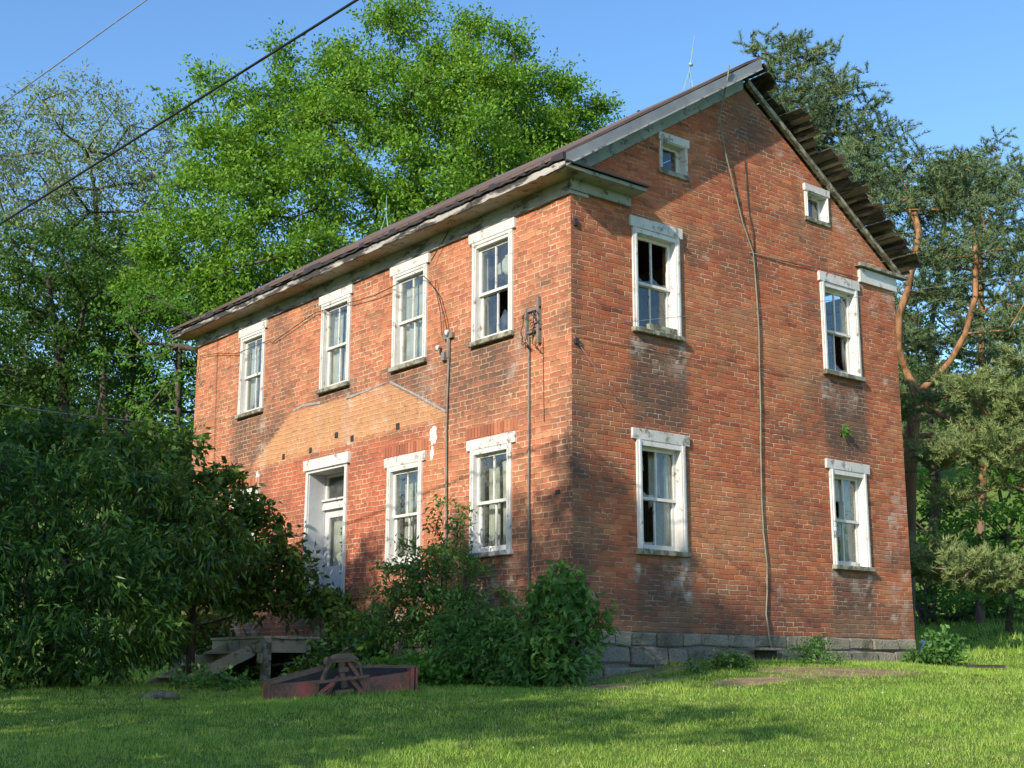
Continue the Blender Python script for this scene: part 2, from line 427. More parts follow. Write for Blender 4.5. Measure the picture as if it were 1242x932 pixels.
def gz(x, y):
    x = np.asarray(x, float); y = np.asarray(y, float)
    sh = x.shape; q = np.c_[x.ravel(), y.ravel()]
    cx, cy = -2., 0.
    dx = q - np.array([cx, cy]); r = np.hypot(dx[:, 0], dx[:, 1])
    k = np.where(r > 24, 24 / np.maximum(r, 1e-6), 1.0)
    qc = np.array([cx, cy]) + dx * k[:, None]
    z = np.zeros(len(qc))
    for i in range(_n): z += _w[i] * _phi(((qc - CP[i, :2]) ** 2).sum(1))
    z += _w[_n] + _w[_n + 1] * qc[:, 0] + _w[_n + 2] * qc[:, 1]
    # hills beyond
    D = np.hypot(q[:, 0] - CAM[0], q[:, 1] - CAM[1])
    t = np.clip((D - 45) / 150, 0, 1); rise = t * t * (3 - 2 * t)
    hill = 30 + 7 * np.sin(np.arctan2(q[:, 1], q[:, 0]) * 3.1 + 1.0) + 4 * np.sin(q[:, 0] * .021 + 1) * np.cos(q[:, 1] * .017)
    front = np.clip(((q[:, 0] - CAM[0]) * -.778 + (q[:, 1] - CAM[1]) * .628) / 60 + .35, .12, 1)
    z = z + rise * hill * front
    z += .025 * np.sin(q[:, 0] * 1.7 + .6 * np.sin(q[:, 1])) * np.cos(q[:, 1] * 1.3)
    return z.reshape(sh) if sh else float(z[0])

_BC = [(at(1035, 820, 16.6), .55, 1.0), (at(985, 814, 16.9), .5, .8), (at(910, 830, 15.6), .35, .5), (at(735, 818, 15.2), .3, .4), (at(800, 812, 15.9), .2, .35)]
def bare(x, y):
    """how bare the lawn is, 0..1"""
    x = np.asarray(x, float); y = np.asarray(y, float)
    b = np.zeros(x.shape)
    for c, rx, ry in _BC: b = np.maximum(b, 1.25 * np.exp(-(((x - c[0]) / rx) ** 2 + ((y - c[1]) / ry) ** 2)))
    b = np.maximum(b, np.exp(-(((x - .35) / .3) ** 2 + ((y - .6) / 1.4) ** 2)))
    nz = .5 + .5 * np.sin(x * 5.1 + 2 * np.sin(y * 3.3)) * np.sin(y * 4.3 + 1.5 * np.sin(x * 2.9))
    return np.clip(b * (.6 + .7 * nz), 0, 1)

def lines(a, b, fine, lo, hi):
    L = list(np.arange(lo, hi + 1e-6, fine)); s = fine
    x = hi
    while x < b: s *= 1.25; x += s; L.append(x)
    x = lo; s = fine
    while x > a: s *= 1.25; x -= s; L.insert(0, x)
    return np.array(L)
gx = lines(-420, 300, .3, -18, 14); gy = lines(-200, 420, .3, -12, 20)
X, Y = np.meshgrid(gx, gy); Z = gz(X, Y)
V = np.c_[X.ravel(), Y.ravel(), Z.ravel()]
nx = len(gx); I = np.arange(len(V)).reshape(X.shape)
Fq = np.c_[I[:-1, :-1].ravel(), I[:-1, 1:].ravel(), I[1:, 1:].ravel(), I[1:, :-1].ravel()]
def ground_mat():
    g = G('lawn and soil'); p = g.pos()
    a = g.n('ShaderNodeAttribute', {}, out=2, attribute_name='bare')
    n = g.noise(p, .35, 5, .6); n2 = g.noise(p, 5, 5, .7); n3 = g.noise(p, 60, 3, .7)
    grass = g.ramp(g.add(g.mul(n, .55), g.mul(n2, .45)), [(.3, (.08,.15,.025)), (.5, (.14,.22,.04)), (.7, (.22,.27,.07))])
    grass = g.mix(g.mul(g.ss(n3, .35, .7), .5), grass, (.03,.045,.012))
    soil = g.mix(g.ss(n2, .3, .7), (.22,.16,.095), (.38,.29,.17))
    return g.done(g.bsdf(g.mix(g.ss(g.add(a, g.mul(g.sub(n2, .5), .5)), .25, .6), grass, soil), .95, .05, g.bump(g.add(n3, g.mul(n2, 2.0)), .9, .03)))
go = np_mesh('ground', V, Fq, ground_mat(), None, (0, 0, 0), True)
at_ = go.data.attributes.new('bare', 'FLOAT', 'POINT'); at_.data.foreach_set('value', bare(V[:, 0], V[:, 1]).astype(np.float32))
tag(go, 'grassy ground with a bare earth patch by the foundation', 'ground', kind='structure')

# ------------------------------------------------------------------ house
LA, LB = 11.10, 7.17
ZE = 5.70                  # top of the long wall
GZ0, GS = 5.95, .646       # gable edge: z = GZ0 + GS*y
YM = LB / 2
def gable(y): return GZ0 + GS * np.minimum(y, LB - y)
def TA(a, d, z): return (-a, -d, z)       # long front wall: a to the left, d outwards
def TB(a, d, z): return (d, a, z)         # gable wall
house = thing('brick_house', (0, 0, 0), 'old two-storey red brick house with a gabled roof and flaking white windows, on the lawn', 'house')

# openings: wall, a0, a1, z0, z1 (outer edge of frame)
UPA = [(8.31, 9.23), (5.42, 6.33), (3.26, 4.17), (1.20, 2.12)]
WIN = [('A', a0, a1, 4.0, 5.66, 'up', i) for i, (a0, a1) in enumerate(UPA)]
WIN += [('A', 3.31, 4.22, 1.01, 2.65, 'low', 4), ('A', 1.22, 2.13, 1.01, 2.65, 'low', 5), ('A', 8.40, 9.31, 1.01, 2.65, 'low', 10)]
WIN += [('B', 1.12, 2.04, 4.0, 5.64, 'up', 6), ('B', 5.21, 6.14, 4.0, 5.64, 'up', 7), ('B', 1.13, 2.05, 1.0, 2.66, 'low', 8), ('B', 5.21, 6.11, 1.0, 2.66, 'low', 9)]
ATT = [('B', 1.69, 2.25, 6.44, 7.03, 'attic', 11), ('B', 4.93, 5.50, 6.44, 7.03, 'attic', 12)]
DOOR = ('A', 5.38, 6.66, .62, 2.86)
hA = [(w_[1], w_[2], w_[3], w_[4]) for w_ in WIN if w_[0] == 'A'] + [DOOR[1:]]
hB = [(w_[1], w_[2], w_[3], w_[4]) for w_ in WIN + ATT if w_[0] == 'B']
def wall_arrays(L, z1, holes, step=.05):
    us = set(np.round(np.linspace(0, L, int(L / step) + 1), 4)); zs = set(np.round(np.linspace(0, z1, int(z1 / step) + 1), 4))
    for h in holes:
        for q in (h[0], h[1]):
            us = {x for x in us if abs(x - q) > .02}; us.add(q)
        for q in (h[2], h[3]):
            zs = {x for x in zs if abs(x - q) > .02}; zs.add(q)
    return np.array(sorted(us)), np.array(sorted(zs))
def inseg(x, a, b, e=.05): return np.clip((x - a) / e + .5, 0, 1) * np.clip((b - x) / e + .5, 0, 1)
def vnoise(u, v, s, seed):
    rs = np.random.RandomState(seed); o = 0; amp = 1; tot = 0
    for k in range(4):
        g_ = rs.rand(64, 64); x = (u * s) % 63; y = (v * s) % 63
        i = np.floor(x).astype(int); j = np.floor(y).astype(int); fx = x - i; fy = y - j
        fx = fx * fx * (3 - 2 * fx); fy = fy * fy * (3 - 2 * fy)
        i1 = (i + 1) % 64; j1 = (j + 1) % 64
        o = o + amp * (g_[i, j] * (1-fx) * (1-fy) + g_[i1, j] * fx * (1-fy) + g_[i, j1] * (1-fx) * fy + g_[i1, j1] * fx * fy)
        tot += amp; amp *= .55; s *= 2.1
    return o / tot
def wear_shade_A(u, z):
    a = u; n = vnoise(a + 5, z * 1.2, 1.2, 3); nf = vnoise(a + 5, z, 4.0, 4)
    W = np.zeros((len(u), 4))
    soot_shade = .55 * np.clip((n - .52) * 4, 0, 1)
    for (a0, a1, z0, z1) in hA:
        if z0 > 3: # weathering below upper sills
            soot_shade = np.maximum(soot_shade, inseg(a, a0 - .15, a1 + .25, .4) * np.clip((z - z0 + 1.3) / .7, 0, 1) * (z < z0 + .1) * (.35 + .9 * nf))
            W[:, 2] = np.maximum(W[:, 2], .8 * np.exp(-((a - a0 + .02) / .14) ** 2) * inseg(z, z0 - 1.1, z0, .4) * (nf > .42))
        else:
            soot_shade = np.maximum(soot_shade, inseg(a, a0 - .1, a1 + .1, .2) * inseg(z, z0 - .7, z0, .3) * (.3 + .8 * nf))
            W[:, 2] = np.maximum(W[:, 2], .75 * inseg(a, a0 - .25, a1 + .1, .2) * inseg(z, z0 - .9, z0 - .1, .3) * (nf > .5))
    # dark band under the left upper window and along the porch scar
    soot_shade = np.maximum(soot_shade, 1.0 * inseg(a, 7.3, 8.75, .45) * inseg(z, 1.6, 4.0, .8) * (.55 + .55 * nf) * np.clip((a - 7.15 - (z - 3.88) * -1.83) / .2 + 1, 0, 1))
    soot_shade = np.maximum(soot_shade, .8 * inseg(a, 2.0, 3.0, .5) * inseg(z, 2.9, 4.2, .6) * (.4 + .7 * nf))
    soot_shade = np.maximum(soot_shade, .55 * inseg(z, 4.2, 5.9, .6) * inseg(a, 7.4, 8.2, .4) * (.4 + .7 * nf))
    # ghost of the removed porch
    top = np.minimum(3.88 - (a - 7.18) * .545, 3.88)            # left slope
    top = np.where(a < 4.29, 3.86 - (4.29 - a) * .445, np.where(a > 7.18, top, 3.84))
    bot = np.where(a > 5.3, 2.97 + (8.2 - a) * .02, 3.04)
    tanm = np.clip((top - z) / .03, 0, 1) * np.clip((z - bot) / .10, 0, 1) * inseg(a, 2.72, 8.6, .05)
    tanm = np.maximum(tanm, .4 * np.clip((top - z) / .03, 0, 1) * inseg(a, 2.9, 3.3, .3) * inseg(z, 1.5, 3, .8))
    W[:, 1] = np.clip(tanm * (.35 + .75 * vnoise(a + 9, z * .8, 1.6, 55) + .35 * nf - .1), 0, 1)
    soot_shade = soot_shade * (1 - .75 * (tanm > .2))
    for q, s_ in ((4.62, .9), (5.55, .8), (6.35, .5), (4.35, .6)):
        W[:, 2] = np.maximum(W[:, 2], s_ * .9 * np.exp(-((a - q) / .09) ** 2) * (tanm > .2) * np.clip(nf * 2.2 - .4, 0, 1))
    # inside of the old porch: kept red
    W[:, 3] = np.clip((bot - z) / .1, 0, 1) * inseg(a, 2.9, 8.2, .15) * .9 * inseg(z, .2, 3.1, .3)
    # bloom and dirt low down; tree shade painted dark at the corner
    low = np.clip((.75 - z) / .5, 0, 1)
    W[:, 2] = np.maximum(W[:, 2], low * .6 * inseg(a, 3.6, 6.0, .5) * (nf > .48))
    soot_shade = np.maximum(soot_shade, low * .7 * nf * 1.4)
    soot_shade = np.maximum(soot_shade, .95 * np.exp(-(a / .28) ** 2) * inseg(z, .7, 3.0, .9) * (.4 + .8 * nf))
    W[:, 0] = np.clip(soot_shade, 0, 1)
    return W
def wear_shade_B(u, z):
    a = u; n = vnoise(a + 15, z * 1.5, 1.1, 13); nf = vnoise(a + 15, z, 4.0, 14)
    W = np.zeros((len(u), 4))
    soot_shade = .6 * np.clip((n - .54) * 4.5, 0, 1) * (.4 + .9 * nf)
    for (a0, a1, z0, z1) in hB:
        if z0 < 6:
            soot_shade = np.maximum(soot_shade, inseg(a, a0 - .05, a1 + .1, .2) * inseg(z, z0 - 1.25, z0, .5) * (.6 + 1.0 * nf))
            W[:, 2] = np.maximum(W[:, 2], .8 * (np.exp(-((a - a0 - .02) / .1) ** 2) + np.exp(-((a - a1 + .02) / .1) ** 2) + .5) * inseg(a, a0 - .1, a1 + .1, .1) * inseg(z, z0 - .55, z0, .25) * (nf > .5))
        soot_shade = np.maximum(soot_shade, .5 * np.exp(-((a - a1 - .06) / .06) ** 2) * inseg(z, z0, z1) * nf)
    soot_shade = np.maximum(soot_shade, .95 * np.exp(-(a / .4) ** 2) * inseg(z, .3, 3.1, 1.0) * (.5 + .8 * nf))  # tree shade at the near corner, painted dark into the brick
    soot_shade = np.maximum(soot_shade, .6 * np.exp(-((a - .1) / .1) ** 2) * inseg(z, 3, 5.7, .6) * (.3 + .9 * nf))
    soot_shade = np.maximum(soot_shade, .95 * np.exp(-(((a - YM) / .7) ** 2)) * inseg(z, 7.3, 8.5, .5) * (.5 + .7 * nf))
    soot_shade = np.maximum(soot_shade, .55 * inseg(z, 0, .55, .3) * (.5 + .8 * nf))
    W[:, 0] = np.clip(soot_shade, 0, 1)
    edge = gable(a) - z
    W[:, 2] = np.maximum(W[:, 2], .75 * np.exp(-((edge - .33) / .10) ** 2) * (a > YM + .6) * (nf > .46))
    W[:, 2] = np.maximum(W[:, 2], .5 * inseg(a, 6.2, 7.1, .2) * inseg(z, 5.2, 5.7, .2) * (nf > .5))
    W[:, 2] = np.maximum(W[:, 2], .6 * inseg(a, 6.55, LB, .3) * inseg(z, 0, 2.4, .3) * (nf > .52))
    for (ya, za, r_) in ((.28, .38, .09), (3.95, .62, .09), (6.65, .30, .08), (2.6, 5.3, .09), (6.78, 4.1, .06)):
        W[:, 2] = np.maximum(W[:, 2], 1.2 * np.exp(-(((a - ya) / r_) ** 2 + ((z - za) / r_) ** 2) ** 2))
    W[:, 1] = .35 * np.clip((vnoise(a + 3, z * 2, .8, 44) - .55) * 5, 0, 1)
    W = np.clip(W, 0, 1)
    return W
def build_wall(name, L, z1, holes, T, mat, wear_shade_f, cut=None, usign=1):
    us, zs = wall_arrays(L, z1, holes)
    U, Zz = np.meshgrid(us, zs); U = U.ravel(); Zz = Zz.ravel()
    n = len(us); keep = []
    for j in range(len(zs) - 1):
        zc = (zs[j] + zs[j+1]) / 2
        for i in range(n - 1):
            uc = (us[i] + us[i+1]) / 2
            if any(h[0] < uc < h[1] and h[2] < zc < h[3] for h in holes): continue
            keep.append((j*n+i, j*n+i+1, (j+1)*n+i+1, (j+1)*n+i))
    bulge = (vnoise(U + 3, Zz, .5, 77) - .5) * .03 * np.clip(U / .5, 0, 1) * np.clip((L - U) / .5, 0, 1)
    for h in holes:   # no bulge near openings
        d = np.maximum(np.maximum(h[0] - U, U - h[1]), np.maximum(h[2] - Zz, Zz - h[3]))
        bulge *= np.clip(d / .3, 0, 1)
    bulge *= 1.0
    vs_ = [T(u, b, z) for u, b, z in zip(U, bulge, Zz)]
    me = bpy.data.meshes.new(name)
    # reveals and inner face
    th = .32; k = len(vs_); fc = list(keep); ext = []
    def quad(p):
        nonlocal k
        ext.extend(p); fc.append((k, k+1, k+2, k+3)); k += 4
    for h in holes:
        a0, a1, b0, b1 = h
        quad([(a0,0,b0),(a0,0,b1),(a0,-th,b1),(a0,-th,b0)]); quad([(a1,0,b0),(a1,0,b1),(a1,-th,b1),(a1,-th,b0)])
        quad([(a0,0,b0),(a1,0,b0),(a1,-th,b0),(a0,-th,b0)]); quad([(a0,0,b1),(a1,0,b1),(a1,-th,b1),(a0,-th,b1)])
    cu = sorted({0, L} | {h[0] for h in holes} | {h[1] for h in holes}); cz = sorted({0, z1} | {h[2] for h in holes} | {h[3] for h in holes})
    for i in range(len(cu) - 1):
        for j in range(len(cz) - 1):
            uc = (cu[i]+cu[i+1])/2; zc = (cz[j]+cz[j+1])/2
            if any(h[0] < uc < h[1] and h[2] < zc < h[3] for h in holes): continue
            quad([(cu[i],-th,cz[j]),(cu[i+1],-th,cz[j]),(cu[i+1],-th,cz[j+1]),(cu[i],-th,cz[j+1])])
    vs_ += [T(*p) for p in ext]
    me.from_pydata(vs_, [], fc)
    bm = bmesh.new(); bm.from_mesh(me)
    uvl = bm.loops.layers.uv.new('UVMap')
    if cut:
        for (co, no) in cut:
            gm = bm.verts[:] + bm.edges[:] + bm.faces[:]
            bmesh.ops.bisect_plane(bm, geom=gm, plane_co=co, plane_no=no, clear_outer=True)
    Ti = (lambda co: (-co[0] - 40, co[2] + 10)) if usign < 0 else (lambda co: (co[1] + 40, co[2] + 10))
    for f in bm.faces:
        for l in f.loops:
            c = l.vert.co
            off = (-c[1] if usign < 0 else c[0])
            uvv = Ti(c)
            l[uvl].uv = (uvv[0] + (off if abs(f.normal[0 if usign < 0 else 1]) > .7 else 0), uvv[1])
    bm.to_mesh(me); bm.free()
    co = np.zeros(len(me.vertices) * 3); me.vertices.foreach_get('co', co); co = co.reshape(-1, 3)
    a = -co[:, 0] if usign < 0 else co[:, 1]
    Wr = wear_shade_f(a, co[:, 2])
    ca = me.attributes.new('wear_shade', 'FLOAT_COLOR', 'POINT'); ca.data.foreach_set('color', Wr.astype(np.float32).ravel())
    me.materials.append(mat)
    o = link_mesh(me, name, house, np.zeros(3))
    return o
build_wall('front_wall', LA, ZE, hA, TA, M['brick_a'], wear_shade_A, None, -1)
sq = math.sqrt(1 + GS * GS)
cuts = [((0, 0, GZ0), (0, -GS / sq, 1 / sq)), ((0, LB, GZ0), (0, GS / sq, 1 / sq))]
build_wall('gable_wall', LB, 8.3, hB, TB, M['brick_b'], wear_shade_B, cuts, 1)
# the walls away from the camera and the inside
def wall_uv(o):
    me = o.data; uvl = me.uv_layers.new(name='UVMap')
    for p in me.polygons:
        for li in p.loop_indices:
            c = me.vertices[me.loops[li].vertex_index].co + o.location
            uvl.data[li].uv = ((c[1] + 40) if abs(p.normal[0]) > .6 else (c[0] + 60), c[2] + 10)
b = MB()
wall_uv(b.prism([(-LA, 0.004, 0), (-LA, LB, 0), (-LA, LB, ZE), (-LA, YM, GZ0 + GS * YM), (-LA, 0.004, ZE)], (.3, 0, 0)).build('far_gable_wall', M['brick_b'], house))
wall_uv(MB().box(-LA + .301, 0 - .004, LB - .3, LB - .002, 0, ZE).build('rear_wall', M['brick_b'], house))
MB().box(-LA + .31, -.33, .33, LB - .31, -.05, .02).box(-LA + .31, -.33, .33, LB - .31, 2.9, 3.05).box(-LA + .31, -.33, .33, LB - .31, 5.86, 5.95).build('interior_floor', M['floorwood'], house)
MB().box(-4.9, -4.8, .33, LB - .31, .03, 2.89).box(-4.9, -4.8, .33, LB - .31, 3.06, 5.85).box(-7.4, -7.3, .33, LB - .31, .03, 2.89).box(-7.3, -7.2, .33, LB - .31, 3.06, 5.85).box(-4.79, -.33, 3.6, 3.7, .03, 2.89).box(-4.79, -.33, 3.6, 3.7, 3.06, 5.85).build('partition_wall', M['plaster'], house)

# foundation: dressed blocks in courses
fb = MB()
def course(T, L, z0, z1, wmin, wmax, out):
    a = 0.0
    while a < L - .01:
        w_ = min(random.uniform(wmin, wmax), L - a)
        if L - a - w_ < .25: w_ = L - a
        o_ = out + random.uniform(-.02, .025)
        fb.T = T; fb.box(a + .006, a + w_ - .01, -.25, o_, z0 + .008 + random.uniform(0, .012), z1 - .006 - (random.uniform(0, .012) if z1 < 0 else 0)); a += w_
for T_, L_ in ((TB, LB), (TA, LA)):
    course(T_, L_, -.19, 0, .25, .75, .03); course(T_, L_, -.43, -.19, .35, 1.15, .045); course(T_, L_, -.80, -.43, .4, 1.0, .06)
fo = fb.build('stone_foundation', M['stone'], house, bevel=.018, jit=.017)
fm = MB(); fm.box(-LA, -.01, .005, LB, -.85, -.004); fm.build('foundation_core', M['mortar'], house)

# ---- windows
rs_ = random.Random(5)
def window(wall, a0, a1, z0, z1, kind, idx):
    T = TA if wall == 'A' else TB
    f = MB(); f.T = T
    jw = .085 if kind != 'attic' else .045
    dep = .03                                      # frame stands this proud
    rec = -.13; so = .045 if wall == 'A' else 0.0; hd = .07
    # jambs, head, with an inner stop
    top = z1 - .14; 
    if kind == 'attic': top = z1 - .085; hd = .03; rec = -.10
    f.box(a0 - .002, a0 + jw, rec - .05, dep, z0 + .07, top); f.box(a1 - jw, a1 + .002, rec - .05, dep, z0 + .07, top)
    f.box(a0 + jw, a1 - jw, rec - .05, dep - .003, top - hd, top)
    f.box(a0 + .03, a0 + jw - .022, dep, dep + .014, z0 + .07, top); f.box(a1 - jw + .022, a1 - .03, dep, dep + .014, z0 + .07, top)
    nm = 'attic_window' if kind == 'attic' else 'window'
    fr = f.build(nm, M['white' if kind != 'low' or wall == 'B' else 'white'], house, jit=.0015)
    # lintel
    l = MB(); l.T = T
    e = {'up': .06, 'low': .085, 'attic': .03}[kind]
    if kind == 'up' and wall == 'A':
        l.box(a0 - .06, a1 + .07, -.02, .05, z1 - .12, z1 + .03); lm = 'white'
        l.box(a0 - .0, a1 + .0, -.02, .042, z1 - .17, z1 - .12)
    elif kind == 'low':
        l.box(a0 - e, a1 + e, -.02, .035, z1 - .14, z1 + .01); lm = 'lintel'
    elif kind == 'attic':
        l.box(a0 - e, a1 + e, -.02, .05, z1 - .10, z1 + .02); lm = 'lintel'
    else:
        l.box(a0 - .05, a1 + .05, -.02, .042, z1 - .14, z1 + .015); lm = 'lintel'
    l.build('lintel', M[lm], fr, bevel=.006, jit=.004)
    s = MB(); s.T = T
    s.box(a0 - (.03), a1 + .03, -.18, .075 if kind != 'attic' else .03, z0 - .005, z0 + .068)
    s.build('sill', M['sill'] if wall == 'B' or kind == 'up' else M['white_worn'], fr, bevel=.008, jit=.005)
    # sashes
    i0, i1 = a0 + jw, a1 - jw; b0, b1 = z0 + .075, top - hd
    ic = (i0 + i1) / 2; zm = (b0 + b1) / 2
    def pane(aa, ab, za, zb, d, hole=None):
        g_ = MB(); g_.T = T
        if hole is None:
            g_.box(aa, ab, d - .003, d, za, zb)
        else:
            g_.prism([(p[0], d - .003, p[1]) for p in hole], (0, .003, 0))
        g_.build('pane', M['glass'], fr)
    if kind == 'attic':
        q = MB(); q.T = T; d = rec
        q.box(i0, i0 + .025, d - .03, d, b0, b1); q.box(i1 - .06, i1, d - .03, d, b0, b1); q.box(i0 + .035, i1 - .06, d - .03, d, b1 - .04, b1); q.box(i0 + .035, i1 - .06, d - .03, d, b0, b0 + .045)
        q.build('sash', M['white'], fr)
        pane(i0 + .03, i1 - .055, b0 + .04, b1 - .035, d - .012)
        return fr
    for (za, zb, d, low) in ((zm - .02, b1, -.085 + so, 0), (b0, zm + .02, -.125 + so, 1)):
        q = MB(); q.T = T; st = .048
        q.box(i0, i0 + st, d - .035, d, za, zb); q.box(i1 - st, i1, d - .035, d, za, zb)
        q.box(i0 + st, i1 - st, d - .035, d - .001, zb - .045, zb)
        q.box(i0 + st, i1 - st, d - .035, d - .001, za, za + (.075 if low else .04))
        q.box(ic - .012, ic + .012, d - .03, d - .004, za + (.075 if low else .04), zb - .045)
        q.build('sash', M['white'], fr, jit=.001)
        zl, zh = za + (.07 if low else .035), zb - .04
        for (pa, pb, right) in ((i0 + st - .004, ic, 0), (ic, i1 - st + .004, 1)):
            dd = d - .018
            # which panes are broken (A counts leftwards)
            if (idx, low, right) in ((3, 1, 0),):
                c = [(pa, zl), (pb, zl), (pb, zl + .06), (pb - .04, zl + .20)]
                c += [(pb - .08 - .03 * k, zl + .24 + .04 * k) for k in range(3)] + [(pa + .07, zl + .22), (pa + .03, zl + .30), (pa, zl + .33)]
                pane(pa, pb, zl, zh, dd, c); continue
            if (idx, low, right) in ((6, 0, 0), (6, 0, 1), (7, 1, 1), (8, 1, 0), (8, 0, 0), (9, 0, 0)):
                c = [(pa, zl), (pb, zl), (pb, zl + .05), ((pa + pb) / 2, zl + .03), (pa + .03, zl + .11), (pa, zl + .2)]
                pane(pa, pb, zl, zh, dd, c); continue
            pane(pa, pb, zl, zh, dd)
    # curtains
    def sheet(poly, d=-.175, wob=.018, mat='curtain'):
        c = MB(); c.T = T
        us_ = np.linspace(0, 1, 22)
        # poly: list of (a, ztop, zbot)
        A_ = np.interp(us_, np.linspace(0, 1, len(poly)), [p[0] for p in poly]); ZT = np.interp(us_, np.linspace(0, 1, len(poly)), [p[1] for p in poly]); ZB = np.interp(us_, np.linspace(0, 1, len(poly)), [p[2] for p in poly])
        zz_ = np.linspace(0, 1, 7)
        g_ = []
        for i in range(22):
            for t in zz_:
                g_.append((A_[i], d + wob * math.sin(i * 1.5 + idx) * (.4 + t) + .006 * math.sin(i * .7 + t * 5), ZT[i] + (ZB[i] - ZT[i]) * t))
        n0 = len(c.v); c.v += [c.tp(p) for p in g_]
        for i in range(21):
            for j in range(6):
                c.f.append((n0 + i*7+j, n0 + (i+1)*7+j, n0 + (i+1)*7+j+1, n0 + i*7+j+1))
        o = c.build('curtain', M[mat], fr, recalc=False, smooth=True)
        md = o.modifiers.new('thickness', 'SOLIDIFY'); md.thickness = .003
    if wall == 'A':
        L_, R_ = i1 + .02, i0 - .02      # a grows to the left
        if idx == 0: sheet([(R_, b1, b1 - .6), (ic - .05, b1, b1 - .45)]); sheet([(ic + .1, b1, b0 + .3), (L_, b1, b0)])
        if idx == 1: sheet([(R_, b1, b0), (ic - .02, b1, b0 + .1)]); sheet([(ic + .06, b1, b0), (L_, b1, b0)])
        if idx == 2: sheet([(R_, b1, b0), (ic, b1 , b0 + .05), (L_, b1, b0)])
        if idx == 3:
            sheet([(R_, b1 - .12, b1 - .5), (R_ + .1, b1 - .12, b1 - .62), (ic - .08, b1 - .16, b1 - .45), (ic - .02, b1 - .2, b1 - .40), (ic + .12, b1 - .28, b1 - .42)])
            sheet([(L_ - .05, b1 - .05, b0), (L_, b1 - .05, b0)]); 
            sheet([(ic + .16, b0 + .28, b0), (ic + .11, b0 + .2, b0), (ic + .05, b0 + .05, b0)], -.2, .004)
        if idx == 4: sheet([(R_, b1 - .25, b1 - .72), (ic - .04, b1 - .35, b1 - .66)]); sheet([(L_, b1, b0), (ic + .18, b1, b0)], -.27); sheet([(ic + .02, b1, zm), (ic + .10, b1, b0 + .2)], -.26)
        if idx == 5:
            sheet([(R_, b1 - .05, b0 + .5), (R_ + .14, b1 - .1, b0 + .02), (ic - .02, b1 - .12, b0 + .02)]); sheet([(L_, b1, b0), (ic + .16, b1 - .1, b0)], -.27)
        if idx == 10: sheet([(L_, b1, b0), (R_, b1, b0)])
    else:
        L_, R_ = i0 - .02, i1 + .02
        if idx == 8: sheet([(R_, b1, b0), (R_ - .13, b1, b0), (R_ - .17, b1 - .3, b0)]); sheet([(L_, b1 - .08, b1 - .3), (ic - .05, b1 - .08, b1 - .28)], -.3); sheet([(ic + .09, b1, zm - .1), (R_ - .1, b1, zm + .1)], -.34)
        if idx == 9: sheet([(L_, b1, zm + .32), (ic, b1, zm + .3)]); sheet([(ic + .08, b1, b0), (R_, b1, b0)], -.26)
        if idx == 7: sheet([(R_ - .10, b1 - .1, b0 + .3), (R_, b1 - .1, b0)], -.22)
        if idx == 8:
            k = MB(); k.T = T; k.bar((i0 + .02, -.2, zm - .1), (i0 + .2, -.2, b0), .03, .03); k.build('loose_muntin', M['white'], fr)
        if idx == 6:
            k = MB(); k.T = T; k.box(i0 + .2, i1 + .01, -.06, .03, z0 + .07, z0 + .16); k.build('loose_sill_board', M['sill'], fr, jit=.006)
    return fr
for w_ in WIN + ATT: window(*w_)

ARCH = []
# brick soldier arches above ground floor lintels are in relief
for w_ in WIN:
    if w_[5] == 'low' and w_[0] == 'A':
        ar = MB()
        ar.T = TA if w_[0] == 'A' else TB
        a = w_[1] - .12
        while a < w_[2] + .10:
            ar.box(a + .006, a + .066, -.01, .006 + random.uniform(0, .004), w_[4] + .03, w_[4] + .19); a += .0735
        ARCH.append(ar)
arch_pal = G('arch brick'); rn = arch_pal.n('ShaderNodeNewGeometry', out=8)
M['arch'] = arch_pal.done(arch_pal.bsdf(arch_pal.ramp(rn, [(0, (.22,.09,.06)), (.5, (.36,.13,.075)), (1, (.44,.18,.10))]), .9, .1, arch_pal.bump(arch_pal.noise(arch_pal.pos(), 60), .5, .01)))
for ar in ARCH: ar.build('soldier_course', M['arch'], house)

# ---- door with deep panelled reveal
T = TA; _, a0, a1, z0, z1 = DOOR
df = MB(); df.T = T
df.box(a0 - .0, a0 + .07, -.30, .03, z0, z1 - .13); df.box(a1 - .07, a1, -.30, .03, z0, z1 - .13); df.box(a0 + .07, a1 - .07, -.30, .028, z1 - .17, z1 - .13)
dfr = df.build('door_frame', M['white'], house)
q = MB(); q.T = T; q.box(a0 - .06, a1 + .05, -.05, .06, z1 - .13, z1 + .05); q.build('lintel', M['white'], dfr, bevel=.006, jit=.003)
for (xa_, xb_) in ((a1 - .085, a1 - .071), (a0 + .071, a0 + .085)):
    q = MB(); q.T = T; q.box(xa_, xb_, -.38, .0, z0, z1 - .17); q.build('reveal_panel', M['door'], dfr)
q = MB(); q.T = T; q.box(a0 + .086, a1 - .086, -.36, -.26, 2.10, 2.17); q.box(a0 + .086, a1 - .086, -.36, -.28, 2.17, 2.24); q.box(a0 + .086, a1 - .086, -.36, -.24, 2.24, 2.27); q.build('transom_bar', M['white'], dfr)
q = MB(); q.T = T
for (x0_, x1_) in ((a0 + .086, a0 + .14), (a1 - .14, a1 - .086)): q.box(x0_, x1_, -.36, -.31, 2.27, z1 - .171)
q.box(a0 + .14, a1 - .14, -.36, -.31, z1 - .215, z1 - .171); q.build('transom_sash', M['white'], dfr)
q = MB(); q.T = T; q.box(a0 + .13, a1 - .13, -.34, -.336, 2.27, z1 - .2); q.build('transom_pane', M['glass'], dfr)
q = MB(); q.T = T
q.box(a0 + .09, a0 + .22, -.36, -.32, z0 + .02, 2.10); q.box(a1 - .22, a1 - .09, -.36, -.32, z0 + .02, 2.10)
